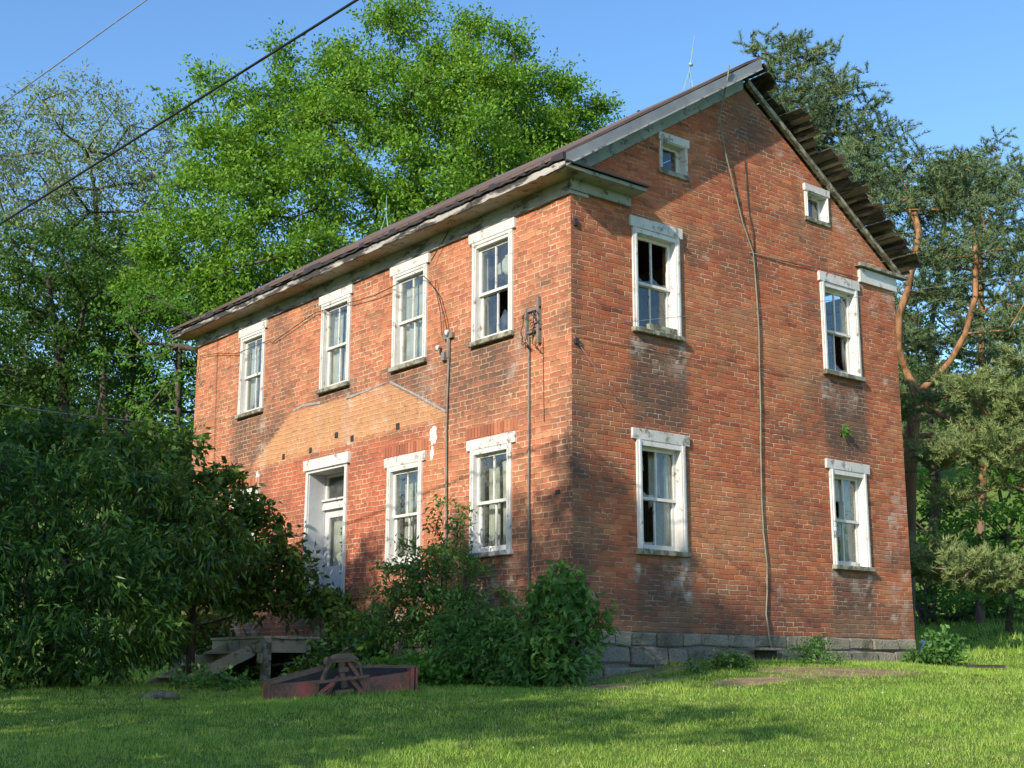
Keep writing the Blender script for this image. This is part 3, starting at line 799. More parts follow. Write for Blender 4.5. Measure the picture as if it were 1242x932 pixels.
q.box(a0 + .22, a1 - .22, -.36, -.322, 1.97, 2.10); q.box(a0 + .22, a1 - .22, -.36, -.322, z0 + .02, z0 + .55); q.box(a0 + .22, a1 - .22, -.36, -.324, 1.05, 1.12)
dr = q.build('door', M['door'], dfr)
q = MB(); q.T = T; q.box(a0 + .21, a1 - .21, -.345, -.341, 1.12, 1.98); q.build('door_pane', M['glass'], dfr)
q = MB(); q.T = T; q.box(a0 + .22, a1 - .22, -.356, -.35, z0 + .5, 1.06); q.build('door_panel', M['door'], dfr)
q = MB(); q.T = T; q.box(a0 + .2, a1 - .2, -.44, -.43, 1.05, 2.0); q.build('door_blind', M['curtain'], dfr)
q = MB(); q.T = T; q.box(a0 - .02, a1 + .02, -.38, .08, z0 - .09, z0); q.build('threshold', M['sill'], dfr, jit=.004)

# ---- putlog holes, scars and patches on the front wall
q = MB(); q.T = TA
for (a, z) in ((5.77, 3.236), (5.29, 3.12), (6.57, 3.09), (7.485, 3.09), (3.98, 3.13)):
    q.box(a - .045, a + .045, .001, .009, z - .045, z + .045)
q.box(.24, .33, .001, .009, 1.72, 1.77)
q.build('putlog_hole', M['dark'], house, jit=.008)
q = MB(); q.T = TA
def strip(q, pts, w0, w1, d=.012):
    for i in range(len(pts) - 1):
        a = np.array(pts[i]); b_ = np.array(pts[i+1]); n_ = max(1, int(np.linalg.norm(b_ - a) / .12)); dr_ = (b_ - a) / np.linalg.norm(b_ - a); nn = np.array([-dr_[1], dr_[0]])
        for j in range(n_):
            p0 = a + (b_ - a) * j / n_; p1 = a + (b_ - a) * (j + 1) / n_; wv = random.uniform(w0, w1) / 2
            c = [(p0 + nn * wv), (p1 + nn * wv), (p1 - nn * wv), (p0 - nn * wv)]
            q.prism([(k[0], 0.004, k[1]) for k in c], (0, d, 0))
for pts_, w0_, w1_, d_ in (([(4.22, 3.86), (3.55, 3.56), (2.74, 3.17)], .03, .05, .012), ([(4.36, 3.87), (4.9, 3.83), (5.5, 3.80)], .02, .045, .008), ([(6.3, 3.86), (6.9, 3.90), (7.2, 3.86)], .02, .05, .007)):
    q = MB(); q.T = TA; strip(q, pts_, w0_, w1_, d_); q.build('flashing_scar', M['flash'], house)
def blotch(T, a, z, ra, rz, name='render_patch', mat='white_plaster', seed=0, d=.006):
    q = MB(); q.T = T; rr = random.Random(seed)
    pts = []
    for k in range(18):
        t = 2 * math.pi * k / 18; s_ = rr.uniform(.7, 1.1); pts.append((a + ra * s_ * math.cos(t), -.02, z + rz * s_ * math.sin(t)))
    q.prism(pts, (0, .02 + d, 0)); q.build(name, M[mat], house)
blotch(TA, 3.05, 2.86, .10, .16, seed=1); blotch(TA, 3.08, 2.60, .05, .11, seed=2); blotch(TA, 8.40, 2.75, .08, .22, seed=3); blotch(TA, 8.36, 2.35, .06, .2, seed=4)

# ---- cables and conduits on the walls
def cable(name, T, pts, r, mat, label=None, k=6):
    q = MB(); q.T = T; q.tube(pts, r, k); o = q.build(name, M[mat], house, recalc=False, smooth=True)
    if label: o['label'] = label
    return o
cable('lightning_cable', TB, [(2.80, .40, 8.27), (2.80, .37, 8.1), (2.86, .12, 7.55), (3.0, .08, 7.1), (3.2, .05, 6.6), (3.40, .035, 6.05), (3.62, .03, 5.62), (3.66, .03, 5.0), (3.68, .03, 4.4), (3.66, .03, 3.8), (3.65, .03, 3.2), (3.62, .03, 2.7), (3.60, .03, 1.9), (3.61, .03, 1.45), (3.66, .03, 1.0), (3.64, .03, .6), (3.60, .03, .3), (3.61, .06, -.02), (3.66, .07, -.25)], .0115, 'cable', 'pale lightning cable running down the gable')
cable('old_cable', TB, [(3.53, .015, 7.1), (3.55, .015, 6.7), (3.57, .015, 6.3), (3.65, .02, 5.95), (3.66, .02, 5.6)], .008, 'dark')
cable('conduit', TA, [(2.66, .03, 3.95), (2.68, .03, 3.5), (2.695, .03, 2.9), (2.68, .03, 2.2), (2.67, .03, 1.4), (2.67, .03, .5)], .016, 'conduit')
cable('conduit', TA, [(.835, .03, 3.92), (.833, .03, 3.0), (.838, .03, 2.0), (.834, .03, 1.2), (.834, .03, .2)], .014, 'conduit')
cable('thin_dark_line', TA, [(.56, .012, 3.85), (.55, .012, 3.2), (.54, .012, 2.7)], .004, 'dark')  # thin dark upright line on the front wall
cable('feed_wire', TA, [(2.66, .05, 4.3), (2.72, .08, 4.6), (2.86, .10, 4.95), (3.02, .12, 5.15), (3.2, .12, 5.3), (3.6, .12, 5.36), (4.6, .08, 5.32), (6.5, .06, 5.44), (7.9, .05, 5.22), (8.0, .03, 5.2)], .007, 'dark')
cable('feed_wire', TA, [(2.80, .05, 4.3), (2.84, .07, 4.7), (2.95, .08, 5.08), (2.99, .05, 5.2)], .006, 'dark')
cable('feed_wire', TA, [(2.68, .05, 5.88), (2.95, .08, 5.62), (3.05, .1, 5.5)], .007, 'dark')
cable('feed_wire', TA, [(8.1, .04, 5.28), (9.3, .06, 5.25), (10.2, .05, 5.42), (10.9, .03, 5.50)], .006, 'dark')
cable('feed_wire', TA, [(10.9, .03, 5.50), (10.95, .05, 5.1), (10.8, .05, 4.9), (10.7, .03, 4.98)], .006, 'dark')
cable('stay_wire', TB, [(.02, .02, 3.75), (.6, .015, 3.2), (1.0, .015, 2.85)], .004, 'wire_grey')
cable('stay_wire', TB, [(3.55, .02, 5.62), (4.6, .03, 5.66), (6.2, .02, 5.74)], .008, 'conduit')
q = MB(); q.T = TA
q.tube([(2.67, .03, 4.28), (2.67, .03, 3.95)], .03, 8); q.box(2.56, 2.78, .0, .05, 4.24, 4.32); q.box(2.74, 2.82, .0, .06, 3.93, 4.05)
sb_ = q.build('service_bracket', M['conduit'], house)
q = MB(); q.T = TA
for (a, z) in ((2.88, 4.14), (2.66, 4.33)):
    q.tube([(a, .04, z + .03), (a, .07, z), (a, .09, z - .05)], [.02, .04, .025], 8)
q.build('insulator', M['glassball'], sb_, smooth=True)
q = MB(); q.T = TA
q.box(.60, .64, .0, .06, 3.78, 4.42); q.box(.86, .89, .0, .05, 3.88, 4.30); q.box(.60, .90, .01, .04, 4.25, 4.29); q.box(.6, .9, .01, .04, 3.95, 3.98)
sr_ = q.build('service_rack', M['conduit'], house)
rr = random.Random(3); q = MB(); q.T = TA
for k in range(9):
    p = [(.62 + rr.random() * .26, .04 + .05 * rr.random(), 3.72 + rr.random() * .52)]
    for j in range(5): p.append((min(.92, max(.55, p[-1][0] + rr.uniform(-.12, .12))), .04 + .06 * rr.random(), p[-1][2] + rr.uniform(-.14, .10)))
    q.tube(p, .007, 5)
q.build('tangled_wire', M['dark'], sr_, recalc=False)
q = MB(); q.T = TB; q.box(.04, .10, 0, .04, 3.66, 3.74); q.box(.05, .1, 0, .03, 5.28, 5.38); q.build('wall_clamp', M['dark'], house)

# ---- eaves, cornices, roof
X0, X1 = -11.45, .35
YE = -.40; ZS = 5.905; ZR0 = 6.11; RS = .648
def rz(y): return ZR0 + RS * (min(y, 2 * YM - y) - YE)
def long_board(xa, xb, y0, y1, z0, z1, seg=.35, ragged=0.0, sag=.0, seed=0):
    """board along x whose lower edge is nibbled"""
    rr = random.Random(seed); q = MB(); xs = list(np.arange(xa, xb, seg)) + [xb]; V_ = []
    for x in xs:
        w_ = sag * (math.sin(x * .9 + seed) + .5 * math.sin(x * 2.3))
        rg = rr.random() ** 2 * ragged
        V_.append([(x, y0, z0 + rg + w_), (x, y1, z0 + rg + w_), (x, y1, z1 + w_), (x, y0, z1 + w_)])
    for p in V_: q.v += p
    n_ = len(V_)
    for i in range(n_ - 1):
        for j in range(4):
            q.f.append((i*4+j, i*4+(j+1) % 4, (i+1)*4+(j+1) % 4, (i+1)*4+j))
    q.f.append((0, 1, 2, 3)); q.f.append(((n_-1)*4+3, (n_-1)*4+2, (n_-1)*4+1, (n_-1)*4))
    return q
long_board(-LA - .02, .03, -.045, .30, ZE + .003, ZS + .03, .3, .02, 0, 1).build('frieze_board', M['frieze'], house)
MB().box(X0 + .02, X1 - .001, YE + .035, -.046, ZS, ZS + .025).build('soffit', M['soffit'], house)
long_board(X0, X1, YE, YE + .034, ZS - .015, ZS + .085, .10, .022, .002, 4).build('fascia', M['fascia'], house)
long_board(X0, X1, YE - .035, YE + .03, ZS + .087, ZR0 - .02, .10, .03, .002, 9).build('gutter_board', M['dark'], house)
# front roof sheet with a slightly ragged, wavy eave
q = MB(); xs = np.arange(X0 - .02, X1 + .04, .1); rr = random.Random(8)
rows = np.linspace(0, 1, 14)
for x in xs:
    e_ = rr.uniform(-.02, .03) + .008 * math.sin(x * 3) + (.05 if rr.random() < .08 else 0)
    for t in rows:
        y = (YE - .06 + e_) * (1 - t) + (YM + .02) * t
        z = rz(y) + .006 * math.sin(x * 1.9 + y * 2) + .010 * math.sin(x * .7 + 1) * math.sin(t * 3.1)
        q.v.append((x, y, z)); q.v.append((x, y + .01, z - .035))
nr = len(rows) * 2
for i in range(len(xs) - 1):
    for j in range(len(rows) - 1):
        a = i * nr + j * 2
        q.f.append((a, a + nr, a + nr + 2, a + 2)); q.f.append((a + 1, a + 3, a + nr + 3, a + nr + 1))
    a = i * nr; q.f.append((a, a + 1, a + nr + 1, a + nr)); a = i * nr + nr - 2; q.f.append((a, a + nr, a + nr + 1, a + 1))
for i in (0, len(xs) - 1):
    for j in range(len(rows) - 1):
        a = i * nr + j * 2; q.f.append((a, a + 2, a + 3, a + 1))
q.build('front_roof', M['roof'], house)
# rear slope: bare sheathing boards of uneven length
q = MB(); s_ = 0.0; rr = random.Random(21); Ls = math.hypot(YM + .42, RS * (YM + .42)); ca, sa = 1 / math.hypot(1, RS), RS / math.hypot(1, RS)
ZTOP = rz(YM); plan = [.04, .28, .32, .30, .06, .05, .12, .34, .40, .36, .38, .16, .10, .30, .42, .33, .36, .24, .38, .44, .30, .27, .38, .34, .42, .30, .36, .40, .33, .38, .30]
i = 0
while s_ < Ls:
    w_ = rr.uniform(.11, .20); s1 = min(s_ + w_ - .008, Ls)
    ex = plan[i % len(plan)] + rr.uniform(-.04, .04); i += 1
    li = rr.uniform(-.015, .03)
    p = []
    for s2, dz in ((s_, li), (s1, 0)):
        p.append((YM + s2 * ca + .02, ZTOP - s2 * sa - .03 + dz))
    q.prism([(ex, p[0][0], p[0][1]), (ex + rr.uniform(-.02, .02), p[1][0], p[1][1]), (ex, p[1][0] + .009, p[1][1] + .015), (ex, p[0][0] + .009, p[0][1] + .015)], (X0 - ex, 0, 0))
    s_ += w_
q.build('rear_roof_sheathing', M['old_wood'], house)
# rear rake moulding, thin
MB().prism([(.02, YM, GZ0 + GS * YM + .06), (.02, LB + .1, GZ0 + .0), (.02, LB + .1, GZ0 + .07), (.02, YM, GZ0 + GS * YM + .15)], (.07, 0, 0)).build('rear_rake_board', M['sill'], house)
# front rake: frieze on the wall, soffit, fascia
ya, yb = -.38, YM + .02
def rk(y, off): return rz(y) - off
MB().prism([(.003, -.33, ZS + .056), (.003, .02, ZS + .06), (.003, yb - .1, rk(yb - .1, .42)), (.003, yb - .1, rk(yb - .1, .172)), (.003, -.33, rk(-.33, .172))], (.05, 0, 0)).build('rake_frieze', M['frieze_green'], house)
MB().prism([(.054, ya + .05, rk(ya + .05, .17)), (.054, yb, rk(yb, .17)), (.054, yb, rk(yb, .145)), (.054, ya + .05, rk(ya + .05, .145))], (X1 - .057 - .03, 0, 0)).build('rake_soffit', M['frieze_green'], house)
MB().prism([(X1 - .03, ya, rk(ya, .205)), (X1 - .03, yb, rk(yb, .205)), (X1 - .03, yb, rk(yb, .036)), (X1 - .03, ya, rk(ya, .036))], (.03, 0, 0)).build('rake_fascia', M['rake'], house, jit=.003)
MB().prism([(X1 + .002, ya, rk(ya, .215)), (X1 + .002, yb, rk(yb, .215)), (X1 + .002, yb, rk(yb, .19)), (X1 + .002, ya, rk(ya, .19))], (.018, 0, 0)).build('rake_moulding', M['frieze'], house)
# cornice return at the near corner
MB().prism([(.06, -.045, ZE + .06), (.06, 1.06, ZE + .06), (.06, 1.06, ZS - .002), (.06, -.045, ZS - .002)], (-.055, 0, 0)).build('return_frieze', M['frieze_green'], house)
MB().box(.02, X1 - .02, YE + .02, 1.10, ZS - .0, ZS + .05).build('return_soffit', M['frieze_green'], house)
MB().prism([(.0, YE + .0, ZS + .14), (X1 + .03, YE + .0, ZS + .055), (X1 + .03, YE + .0, ZS + .08), (0, YE, ZS + .17)], (0, 1.53, 0)).build('return_shelf', M['dark'], house)
# return at the far corner, mostly rotted away
MB().box(.003, .05, 6.20, LB + .03, ZE - .03, ZS + .0).build('far_return_frieze', M['white'], house, jit=.008)
MB().box(.0, .13, 6.12, LB + .26, ZS + .01, ZS + .06).build('far_return_shelf', M['sill'], house, jit=.006)
# lightning rods
for (x, lean, h_) in ((-1.15, .10, .85), (-9.95, 0.0, .72)):
    z = rz(YM); q = MB()
    for k in range(3):
        t = k * 2.1; q.tube([(x + .10 * math.cos(t), YM + .10 * math.sin(t), z - .06), (x + lean * .3, YM, z + .3)], .008, 5)
    q.tube([(x + lean * .3, YM, z + .3), (x + lean * 1.6, YM, z + h_)], [.011, .006], 6)
    o = q.build('lightning_rod', M['rod'], house)
    q = MB(); q.tube([(x + lean * .5, YM, z + .36), (x + lean * .55, YM, z + .375), (x + lean * .65, YM, z + .41), (x + lean * .7, YM, z + .43)], [.01, .036, .036, .01], 10)
    q.build('rod_ball', M['rod'], o, smooth=True)

# foundation vent slab
MB().box(.06, .30, 3.15, 3.75, -.21, -.18).build('vent_slab', M['stone'], house)
MB().box(.055, .10, 3.3, 3.72, -.34, -.215).build('vent_opening', M['dark'], house)

# ------------------------------------------------------------------ deck with steps
PX, PY = -4.72, -1.70
dk = thing('wooden_deck', (PX - .8, PY / 2, -.66), 'small weathered grey wooden deck with steps, below the front door beside the big shrub', 'deck')
q = MB(); y = -.12
while y > PY - .05:
    q.box(PX - 1.62, PX + .05, y - .13, y, -.055 + random.uniform(-.003, .003), -.02); y -= .138
q.build('deck_boards', M['deck_wood'], dk, bevel=.004)
q = MB(); q.box(PX - 1.6, PX, PY - .04, PY, -.25, -.062); q.box(PX - .04, PX, PY + .001, -.1, -.25, -.062); q.box(PX - 1.6, PX - 1.56, PY + .001, -.1, -.25, -.062); q.box(PX - .06, PX + .05, PY - .10, PY - .041, -.40, -.26)
q.build('joist_frame', M['deck_wood'], dk)
for (x, y) in ((PX + .05, PY - .02), (PX - 1.52, PY + .08), (PX - .08, -.3), (PX - 1.52, -.3)):
    MB().box(x - .055, x + .055, y - .05, y + .06, -.85, -.06).build('post', M['sill'], dk)
for x in (PX - .28, PX - 1.15):
    q = MB(); q.prism([(x, PY - .045, -.30), (x, PY - .045, -.10), (x, PY - 1.3, -.68), (x, PY - 1.3, -.86)], (.045, 0, 0)); q.build('stringer', M['deck_wood'], dk)
for k in range(3):
    q = MB(); yy = PY - .16 - k * .35; zz = -.24 - k * .165; q.box(PX - 1.12, PX - .25, yy - .25, yy, zz - .035, zz); q.build('tread', M['deck_wood'], dk, bevel=.004, jit=.004)

# ------------------------------------------------------------------ red farm implement lying in the grass
ML = at(327, 848, 14.4); MR = at(504, 838, 14.7)
mc = (ML + MR) / 2; ax = (MR - ML)[:2]; half = np.linalg.norm(ax) / 2; ax = ax / np.linalg.norm(ax); ay = np.array([-ax[1], ax[0]])
gzc = gz(mc[0], mc[1])
mach = thing('farm_implement', (mc[0], mc[1], gzc), 'rusty faded red farm implement with a central gearbox, lying in the grass', 'farm implement')
zl_, zr_ = gz(ML[0], ML[1]), gz(MR[0], MR[1])
def TM(a, d, z):   # a along, d away from the camera
    p = mc[:2] + ax * a + ay * d
    return (p[0], p[1], (zl_ + zr_) / 2 + (zr_ - zl_) * a / (2 * half) + z * .84)
q = MB(); q.T = TM
q.prism([(-half, .02, .0), (-.28, .0, .0), (-.26, .0, .22), (-half, .02, .20)], (0, .012, 0)); q.build('panel', M['rust'], mach)
q = MB(); q.T = TM
q.prism([(.22, .0, .02), (half - .06, .02, .02), (half - .06, .02, .26), (.16, .0, .20)], (0, .012, 0)); q.build('panel', M['rust'], mach)
q = MB(); q.T = TM
q.prism([(-half, .42, .02), (half, .42, .02), (half, .42, .31), (.15, .42, .34), (-.2, .42, .34), (-half + .25, .42, .26), (-half, .42, .21)], (0, .012, 0)); q.build('back_plate', M['dark'], mach)  # dark colour paints in the shaded inside of the implement
q = MB(); q.T = TM; q.bar((-half, .2, .235), (-.22, .28, .385), .45, .012, (0, 0, 1)); 
q.bar((-half, .0, .215), (-.2, .12, .355), .03, .03); q.bar((.12, .12, .37), (half, .01, .315), .03, .03); q.bar((-half, .42, .23), (-.15, .42, .38), .03, .03)
q.v = q.v[8:]; q.f = [tuple(i - 8 for i in f) for f in q.f[6:]]
q.build('rim', M['rust_dark'], mach)
q = MB(); q.T = TM; q.prism([(-half, .0, -.02), (-half, .43, -.02), (-half, .43, .22), (-half, .0, .22)], (-.02, 0, 0)); q.build('end_plate', M['rust'], mach)
q = MB(); q.T = TM; q.prism([(half, .0, .0), (half, .43, .0), (half, .43, .32), (half, .0, .31)], (.02, 0, 0)); q.box(half - .06, half - .02, -.01, .02, .0, .31); q.build('end_plate', M['rust'], mach)
q = MB(); q.T = TM; q.box(-.3, .2, .02, .4, -.01, .015); q.box(-half, half, .1, .43, -.015, .0); q.build('floor_plate', M['rust_dark'], mach)
for (p0, p1) in (((-.24, .02, .20), (-.16, .08, .40)), ((.16, .02, .24), (.06, .08, .42)), ((-.22, -.06, .02), (-.06, .06, .24)), ((.2, -.06, .02), (.06, .06, .24)), ((-.30, -.05, .03), (-.12, -.05, .18))):
    q = MB(); q.T = TM; q.bar(p0, p1, .035, .035); q.build('strut', M['rust'], mach)
q = MB(); q.T = TM; q.bar((-.32, -.04, .19), (.26, -.04, .235), .03, .03); q.bar((-.1, -.02, .06), (.1, -.02, .07), .05, .03); q.build('crossbar', M['rust_dark'], mach)
q = MB(); q.T = TM
q.tube([(-.16, .06, .46), (-.08, .08, .475), (.06, .1, .48), (.14, .1, .45)], [.03, .05, .055, .03], 10)
q.tube([(-.02, .08, .44), (-.01, .08, .3), (.02, .06, .1)], [.045, .03, .04], 9)
q.box(-.13, .12, .03, .13, .425, .44); q.box(-.05, .05, .03, .14, .30, .36)
q.tube([(.0, .08, .5), (.0, .08, .58), (.05, .08, .60)], [.014, .012, .015], 6)
q.tube([(.10, .05, .44), (.17, .02, .38), (.19, .0, .25)], .012, 6)
q.tube([(-.12, .04, .44), (-.22, .0, .30), (-.24, -.03, .2)], .012, 6)
q.tube([(-.2, .03, .45), (-.17, .0, .44)], [.045, .05], 10)
q.build('gearbox', M['rust_dark'], mach, recalc=False)

# fallen log and thin dark strip laid in the lawn, blue barrel
p = at(195, 840, 15.2); q = MB(); zz = gz(p[0], p[1])
d_ = Rv
q.tube([p * [1, 1, 0] - d_ * .2 + [0, 0, zz + .02], p * [1, 1, 0] + [0, 0, zz + .06], p * [1, 1, 0] + d_ * .2 + [0, 0, zz + .03]], [.035, .045, .03], 8)
tag(q.build('log', M['bark_grey'], None, smooth=True), 'short rotting log in the grass left of the deck steps', 'log')
p = at(1195, 812, 19.5); zz = gz(p[0], p[1]); q = MB()
q.bar(p * [1, 1, 0] - d_ * .26 + [0, 0, zz + .05], p * [1, 1, 0] + d_ * .26 + [0, 0, zz + .05], .10, .04)
tag(q.build('dark_strip', M['dark'], None, jit=.006), 'thin dark strip lying in the sunlit lawn right of the house', 'board')
p = at(1119, 786, 20.6); zz = gz(p[0], p[1])
q = MB(); px_, py_ = p[0], p[1]; tl = .10; zz = zz - .08
q.tube([(px_, py_, zz), (px_ + tl * .3, py_, zz + .12), (px_ + tl, py_ + .0, zz + .40), (px_ + tl * 1.02, py_, zz + .42)], [.07, .085, .10, .085], 14)
q.tube([(px_ + tl * 1.0, py_, zz + .40), (px_ + tl * 1.06, py_, zz + .43)], [.108, .108], 14)
tag(q.build('plastic_tub', M['blue'], None, smooth=False, recalc=False), 'leaning blue plastic tub in weeds behind the right end of the foundation', 'tub')

# ------------------------------------------------------------------ vegetation
def unit(v): return v / (np.linalg.norm(v, axis=-1, keepdims=True) + 1e-9)
def leaf_arrays(P, D, L, W, fold=.25):
    """one folded four-cornered leaf each"""
    n = len(P); D = unit(D)
    r = unit(R.randn(n, 3)); Sd = unit(np.cross(D, r)); N = np.cross(D, Sd)
    L = L[:, None]; W = W[:, None]
    a = P; b_ = P + D * L * .42 + Sd * W * .5 + N * W * fold; t = P + D * L - np.array([0, 0, 1]) * L * .08; c = P + D * L * .42 - Sd * W * .5 + N * W * fold
    V = np.stack([a, b_, t, c], 1).reshape(-1, 3)
    return V, np.arange(n * 4).reshape(-1, 4)
def blade_arrays(P, D, L, W):
    n = len(P); D = unit(D); Sd = unit(np.cross(D, unit(R.randn(n, 3))))
    V = np.stack([P - Sd * W[:, None] * .5, P + Sd * W[:, None] * .5, P + D * L[:, None]], 1).reshape(-1, 3)
    return V, np.arange(n * 3).reshape(-1, 3)
def clump_leaves(C, rad_, n_spr, n_lf, ll, lw, flat=.6, droop=0.0, spread=.75, gaps=.0):
    """C clump centres (n,3), rad_ (n,) radii -> leaf bases, directions"""
    n = len(C)
    ns = n_spr
    c = np.repeat(C, ns, 0); r = np.repeat(rad_, ns)
    d = unit(R.randn(n * ns, 3)); d[:, 2] = d[:, 2] * flat + .10; d = unit(d)
    start = c + unit(R.randn(n * ns, 3)) * (r * .25)[:, None] * [1, 1, flat]
    ln = r * R.uniform(.5, 1.15, n * ns)
    t = R.uniform(.15, 1, (n * ns, n_lf))
    P = start[:, None, :] + d[:, None, :] * [1, 1, flat + .2] * (t * ln[:, None])[:, :, None]
    P[:, :, 2] -= droop * (t * ln[:, None]) ** 2 * 1.2
    P = P + R.randn(*P.shape) * (.045 + .05 * r[:, None, None])
    D = d[:, None, :] * .7 + R.randn(*P.shape) * spread
    D[:, :, 2] -= droop
    P = P.reshape(-1, 3); D = D.reshape(-1, 3)
    return P, D, ll * R.uniform(.6, 1.25, len(P)), lw * R.uniform(.7, 1.2, len(P))
def skeleton(path, C, tipr, power=.5, wig=.12, sides=6, prefer=1.0, limbs=(), rmin=None):
    """trunk polyline then every clump centre joined to the nearest earlier node"""
    nodes = [np.array(path[0], float)]; par = [-1]
    for a, b_ in zip(path[:-1], path[1:]):
        a = np.array(a, float); b_ = np.array(b_, float); n = max(1, int(np.linalg.norm(b_ - a) / 1.0))
        for k in range(1, n + 1):
            nodes.append(a + (b_ - a) * k / n + (R.randn(3) * wig * .3 if k < n else 0)); par.append(len(nodes) - 2)
    endn = []
    for L_ in limbs:
        j = int(np.argmin([np.linalg.norm(np.array(L_[0]) - q) for q in nodes])); prev = j
        for a, b_ in zip(L_[:-1], L_[1:]):
            a = np.array(a, float); b_ = np.array(b_, float); n = max(1, int(np.linalg.norm(b_ - a) / .5))
            for k in range(1, n + 1): nodes.append(a + (b_ - a) * k / n + R.randn(3) * .012); par.append(prev); prev = len(nodes) - 1
        endn.append(prev)
    base = len(nodes)
    tr = np.array(nodes[base // 3:])
    order = np.argsort([np.min(np.linalg.norm(tr - c, axis=1)) for c in C])
    leafnode = []
    for o in order:
        c = np.array(C[o], float)
        A = np.array(nodes); dist = np.linalg.norm((A - c) * [1, 1, prefer], axis=1)
        pen = np.where(A[:, 2] > c[2] + .3, (A[:, 2] - c[2]) * 1.2, 0)
        dist = dist + pen; dist[:max(1, (base // 4 if not len(limbs) else 6))] += 3
        j = int(np.argmin(dist)); a = nodes[j]
        L = np.linalg.norm(c - a); n = max(1, int(L / .6)); prev = j
        for k in range(1, n + 1):
            t = k / n; p = a + (c - a) * t
            p = p + np.array([0, 0, -.18 * L * math.sin(math.pi * t) * .5]) + (R.randn(3) * wig * L * .3 if k < n else 0)
            nodes.append(p); par.append(prev); prev = len(nodes) - 1
        leafnode.append(prev)
    cnt = np.zeros(len(nodes))
    for l in leafnode: cnt[l] += 1
    for l in endn: cnt[l] += 22
    for i in range(len(nodes) - 1, 0, -1): cnt[par[i]] += cnt[i]
    rad_ = tipr * np.maximum(cnt, 1) ** power
    A = np.array(nodes); idx = np.arange(1, len(nodes)); pa = np.array(par)[1:]
    p0, p1 = A[pa], A[idx]; r1 = rad_[idx]; r0 = np.minimum(rad_[pa], r1 * 1.35)
    d = unit(p1 - p0); up = np.where(np.abs(d[:, 2:3]) < .9, np.array([[0, 0, 1.]]), np.array([[1., 0, 0]]))
    a = unit(np.cross(d, up)); b_ = np.cross(d, a)
    th = np.arange(sides) * 2 * math.pi / sides
    ring = a[:, None, :] * np.cos(th)[None, :, None] + b_[:, None, :] * np.sin(th)[None, :, None]
    p1e = p1 + d * (r1 * .25)[:, None]
    V = np.concatenate([p0[:, None, :] + ring * r0[:, None, None], p1e[:, None, :] + ring * r1[:, None, None]], 1)
    m_ = len(idx); k = np.arange(sides); kn = (k + 1) % sides
    f = np.stack([k, kn, sides + kn, sides + k], 1)
    Fq = (np.arange(m_)[:, None, None] * 2 * sides + f[None]).reshape(-1, 4)
    return V.reshape(-1, 3), Fq
def blobs_to_clumps(blobs, spacing, seed=0, shell=.0):
    """blobs: (centre, (rx,ry,rz)); Poisson-ish clump centres in the union"""
    rs = np.random.RandomState(seed); out = []
    for c, r in blobs:
        r = np.array(r, float); vol = 4.19 * r.prod(); n = max(2, int(vol / spacing ** 3 * 1.9))
        d = unit(rs.randn(n * 3, 3)); q = rs.rand(n * 3) ** (1 / 3.); q = shell + (1 - shell) * q
        P = np.array(c) + d * r * q[:, None]; k = 0
        for p in P:
            if k >= n: break
            if all(np.sum((p - o) ** 2) > (spacing * .72) ** 2 for o in out[-400:]): out.append(p); k += 1
    return np.array(out)
def tree(name, base, path, blobs, label, cat, leafm, barkm, spacing=1.1, crad=(.6, .95), n_spr=12, n_lf=16, ll=.10, lw=.05, flat=.55, droop=0.0, tipr=.018, power=.5, seed=0, group=None, shell=.35, wig=.12, spread=.75):
    zb = gz(base[0], base[1])
    root = thing(name, (base[0], base[1], zb), label, cat, group)
    C = blobs_to_clumps(blobs, spacing, seed, shell)
    pts = [(base[0], base[1], zb - .2)] + [tuple(p) for p in path]
    V, Fq = skeleton(pts, C, tipr, power, wig)
    np_mesh('trunk', V, Fq, M[barkm], root, smooth=True)
    rr_ = R.uniform(crad[0], crad[1], len(C))
    P, D, L, W = clump_leaves(C, rr_, n_spr, n_lf, ll, lw, flat, droop, spread)
    V, Fq = leaf_arrays(P, D, L, W)
    np_mesh('crown', V, Fq, M[leafm], root)
    return root
def PB(lst, dep=.8):
    """blobs given as (u, v, D, r across, r vertical) in metres"""
    return [(at(u, v, D), (rx, rx * dep + .2, rz_)) for (u, v, D, rx, rz_) in lst]

# big bright locust behind the house
tree('locust_tree', at(500, 800, 32)[:2], [at(498, 420, 32), at(485, 262, 31.5), at(440, 205, 31), at(398, 150, 31)],
     PB([(270, 130, 32, 1.2, .8), (330, 140, 32, 1.5, .9), (385, 105, 33, 1.5, 1.0), (300, 190, 31, 1.7, .9), (400, 175, 31, 1.6, .9), (255, 175, 31, 1.0, .5),
         (475, 55, 33, 1.3, 1.1), (500, 100, 33, 1.6, 1.0), (460, 120, 31, 1.4, .9), (560, 60, 33, 1.1, .7), (590, 85, 33, 1.4, .9), (615, 105, 33, 1.0, .6), (560, 130, 32, 1.7, .9),
         (600, 160, 32, 1.3, .8), (380, 235, 30, 1.8, .9), (290, 250, 30, 1.9, .9), (470, 215, 31, 1.5, .8), (540, 200, 31, 1.9, .9), (600, 210, 31, 1.4, .8), (640, 180, 33, 1.0, .7),
         (250, 305, 30, 1.8, .9), (330, 320, 29, 1.9, .9), (420, 280, 29.5, 1.7, .9), (500, 255, 30, 1.5, .7), (240, 355, 29.5, 1.6, .8), (205, 330, 30, 1.2, .7), (300, 370, 29, 1.6, .7), (550, 240, 31, 1.4, .6), (480, 20, 33, .7, .5), (400, 70, 33, .8, .5), (580, 40, 33, .5, .3)]),
     'tall bright green locust tree with a spreading layered crown behind the house', 'tree', 'leaf_locust', 'bark_dark', 1.12, (.65, 1.0), 33, 22, .12, .06, .72, .0, .014, .49, 1, spread=.7)
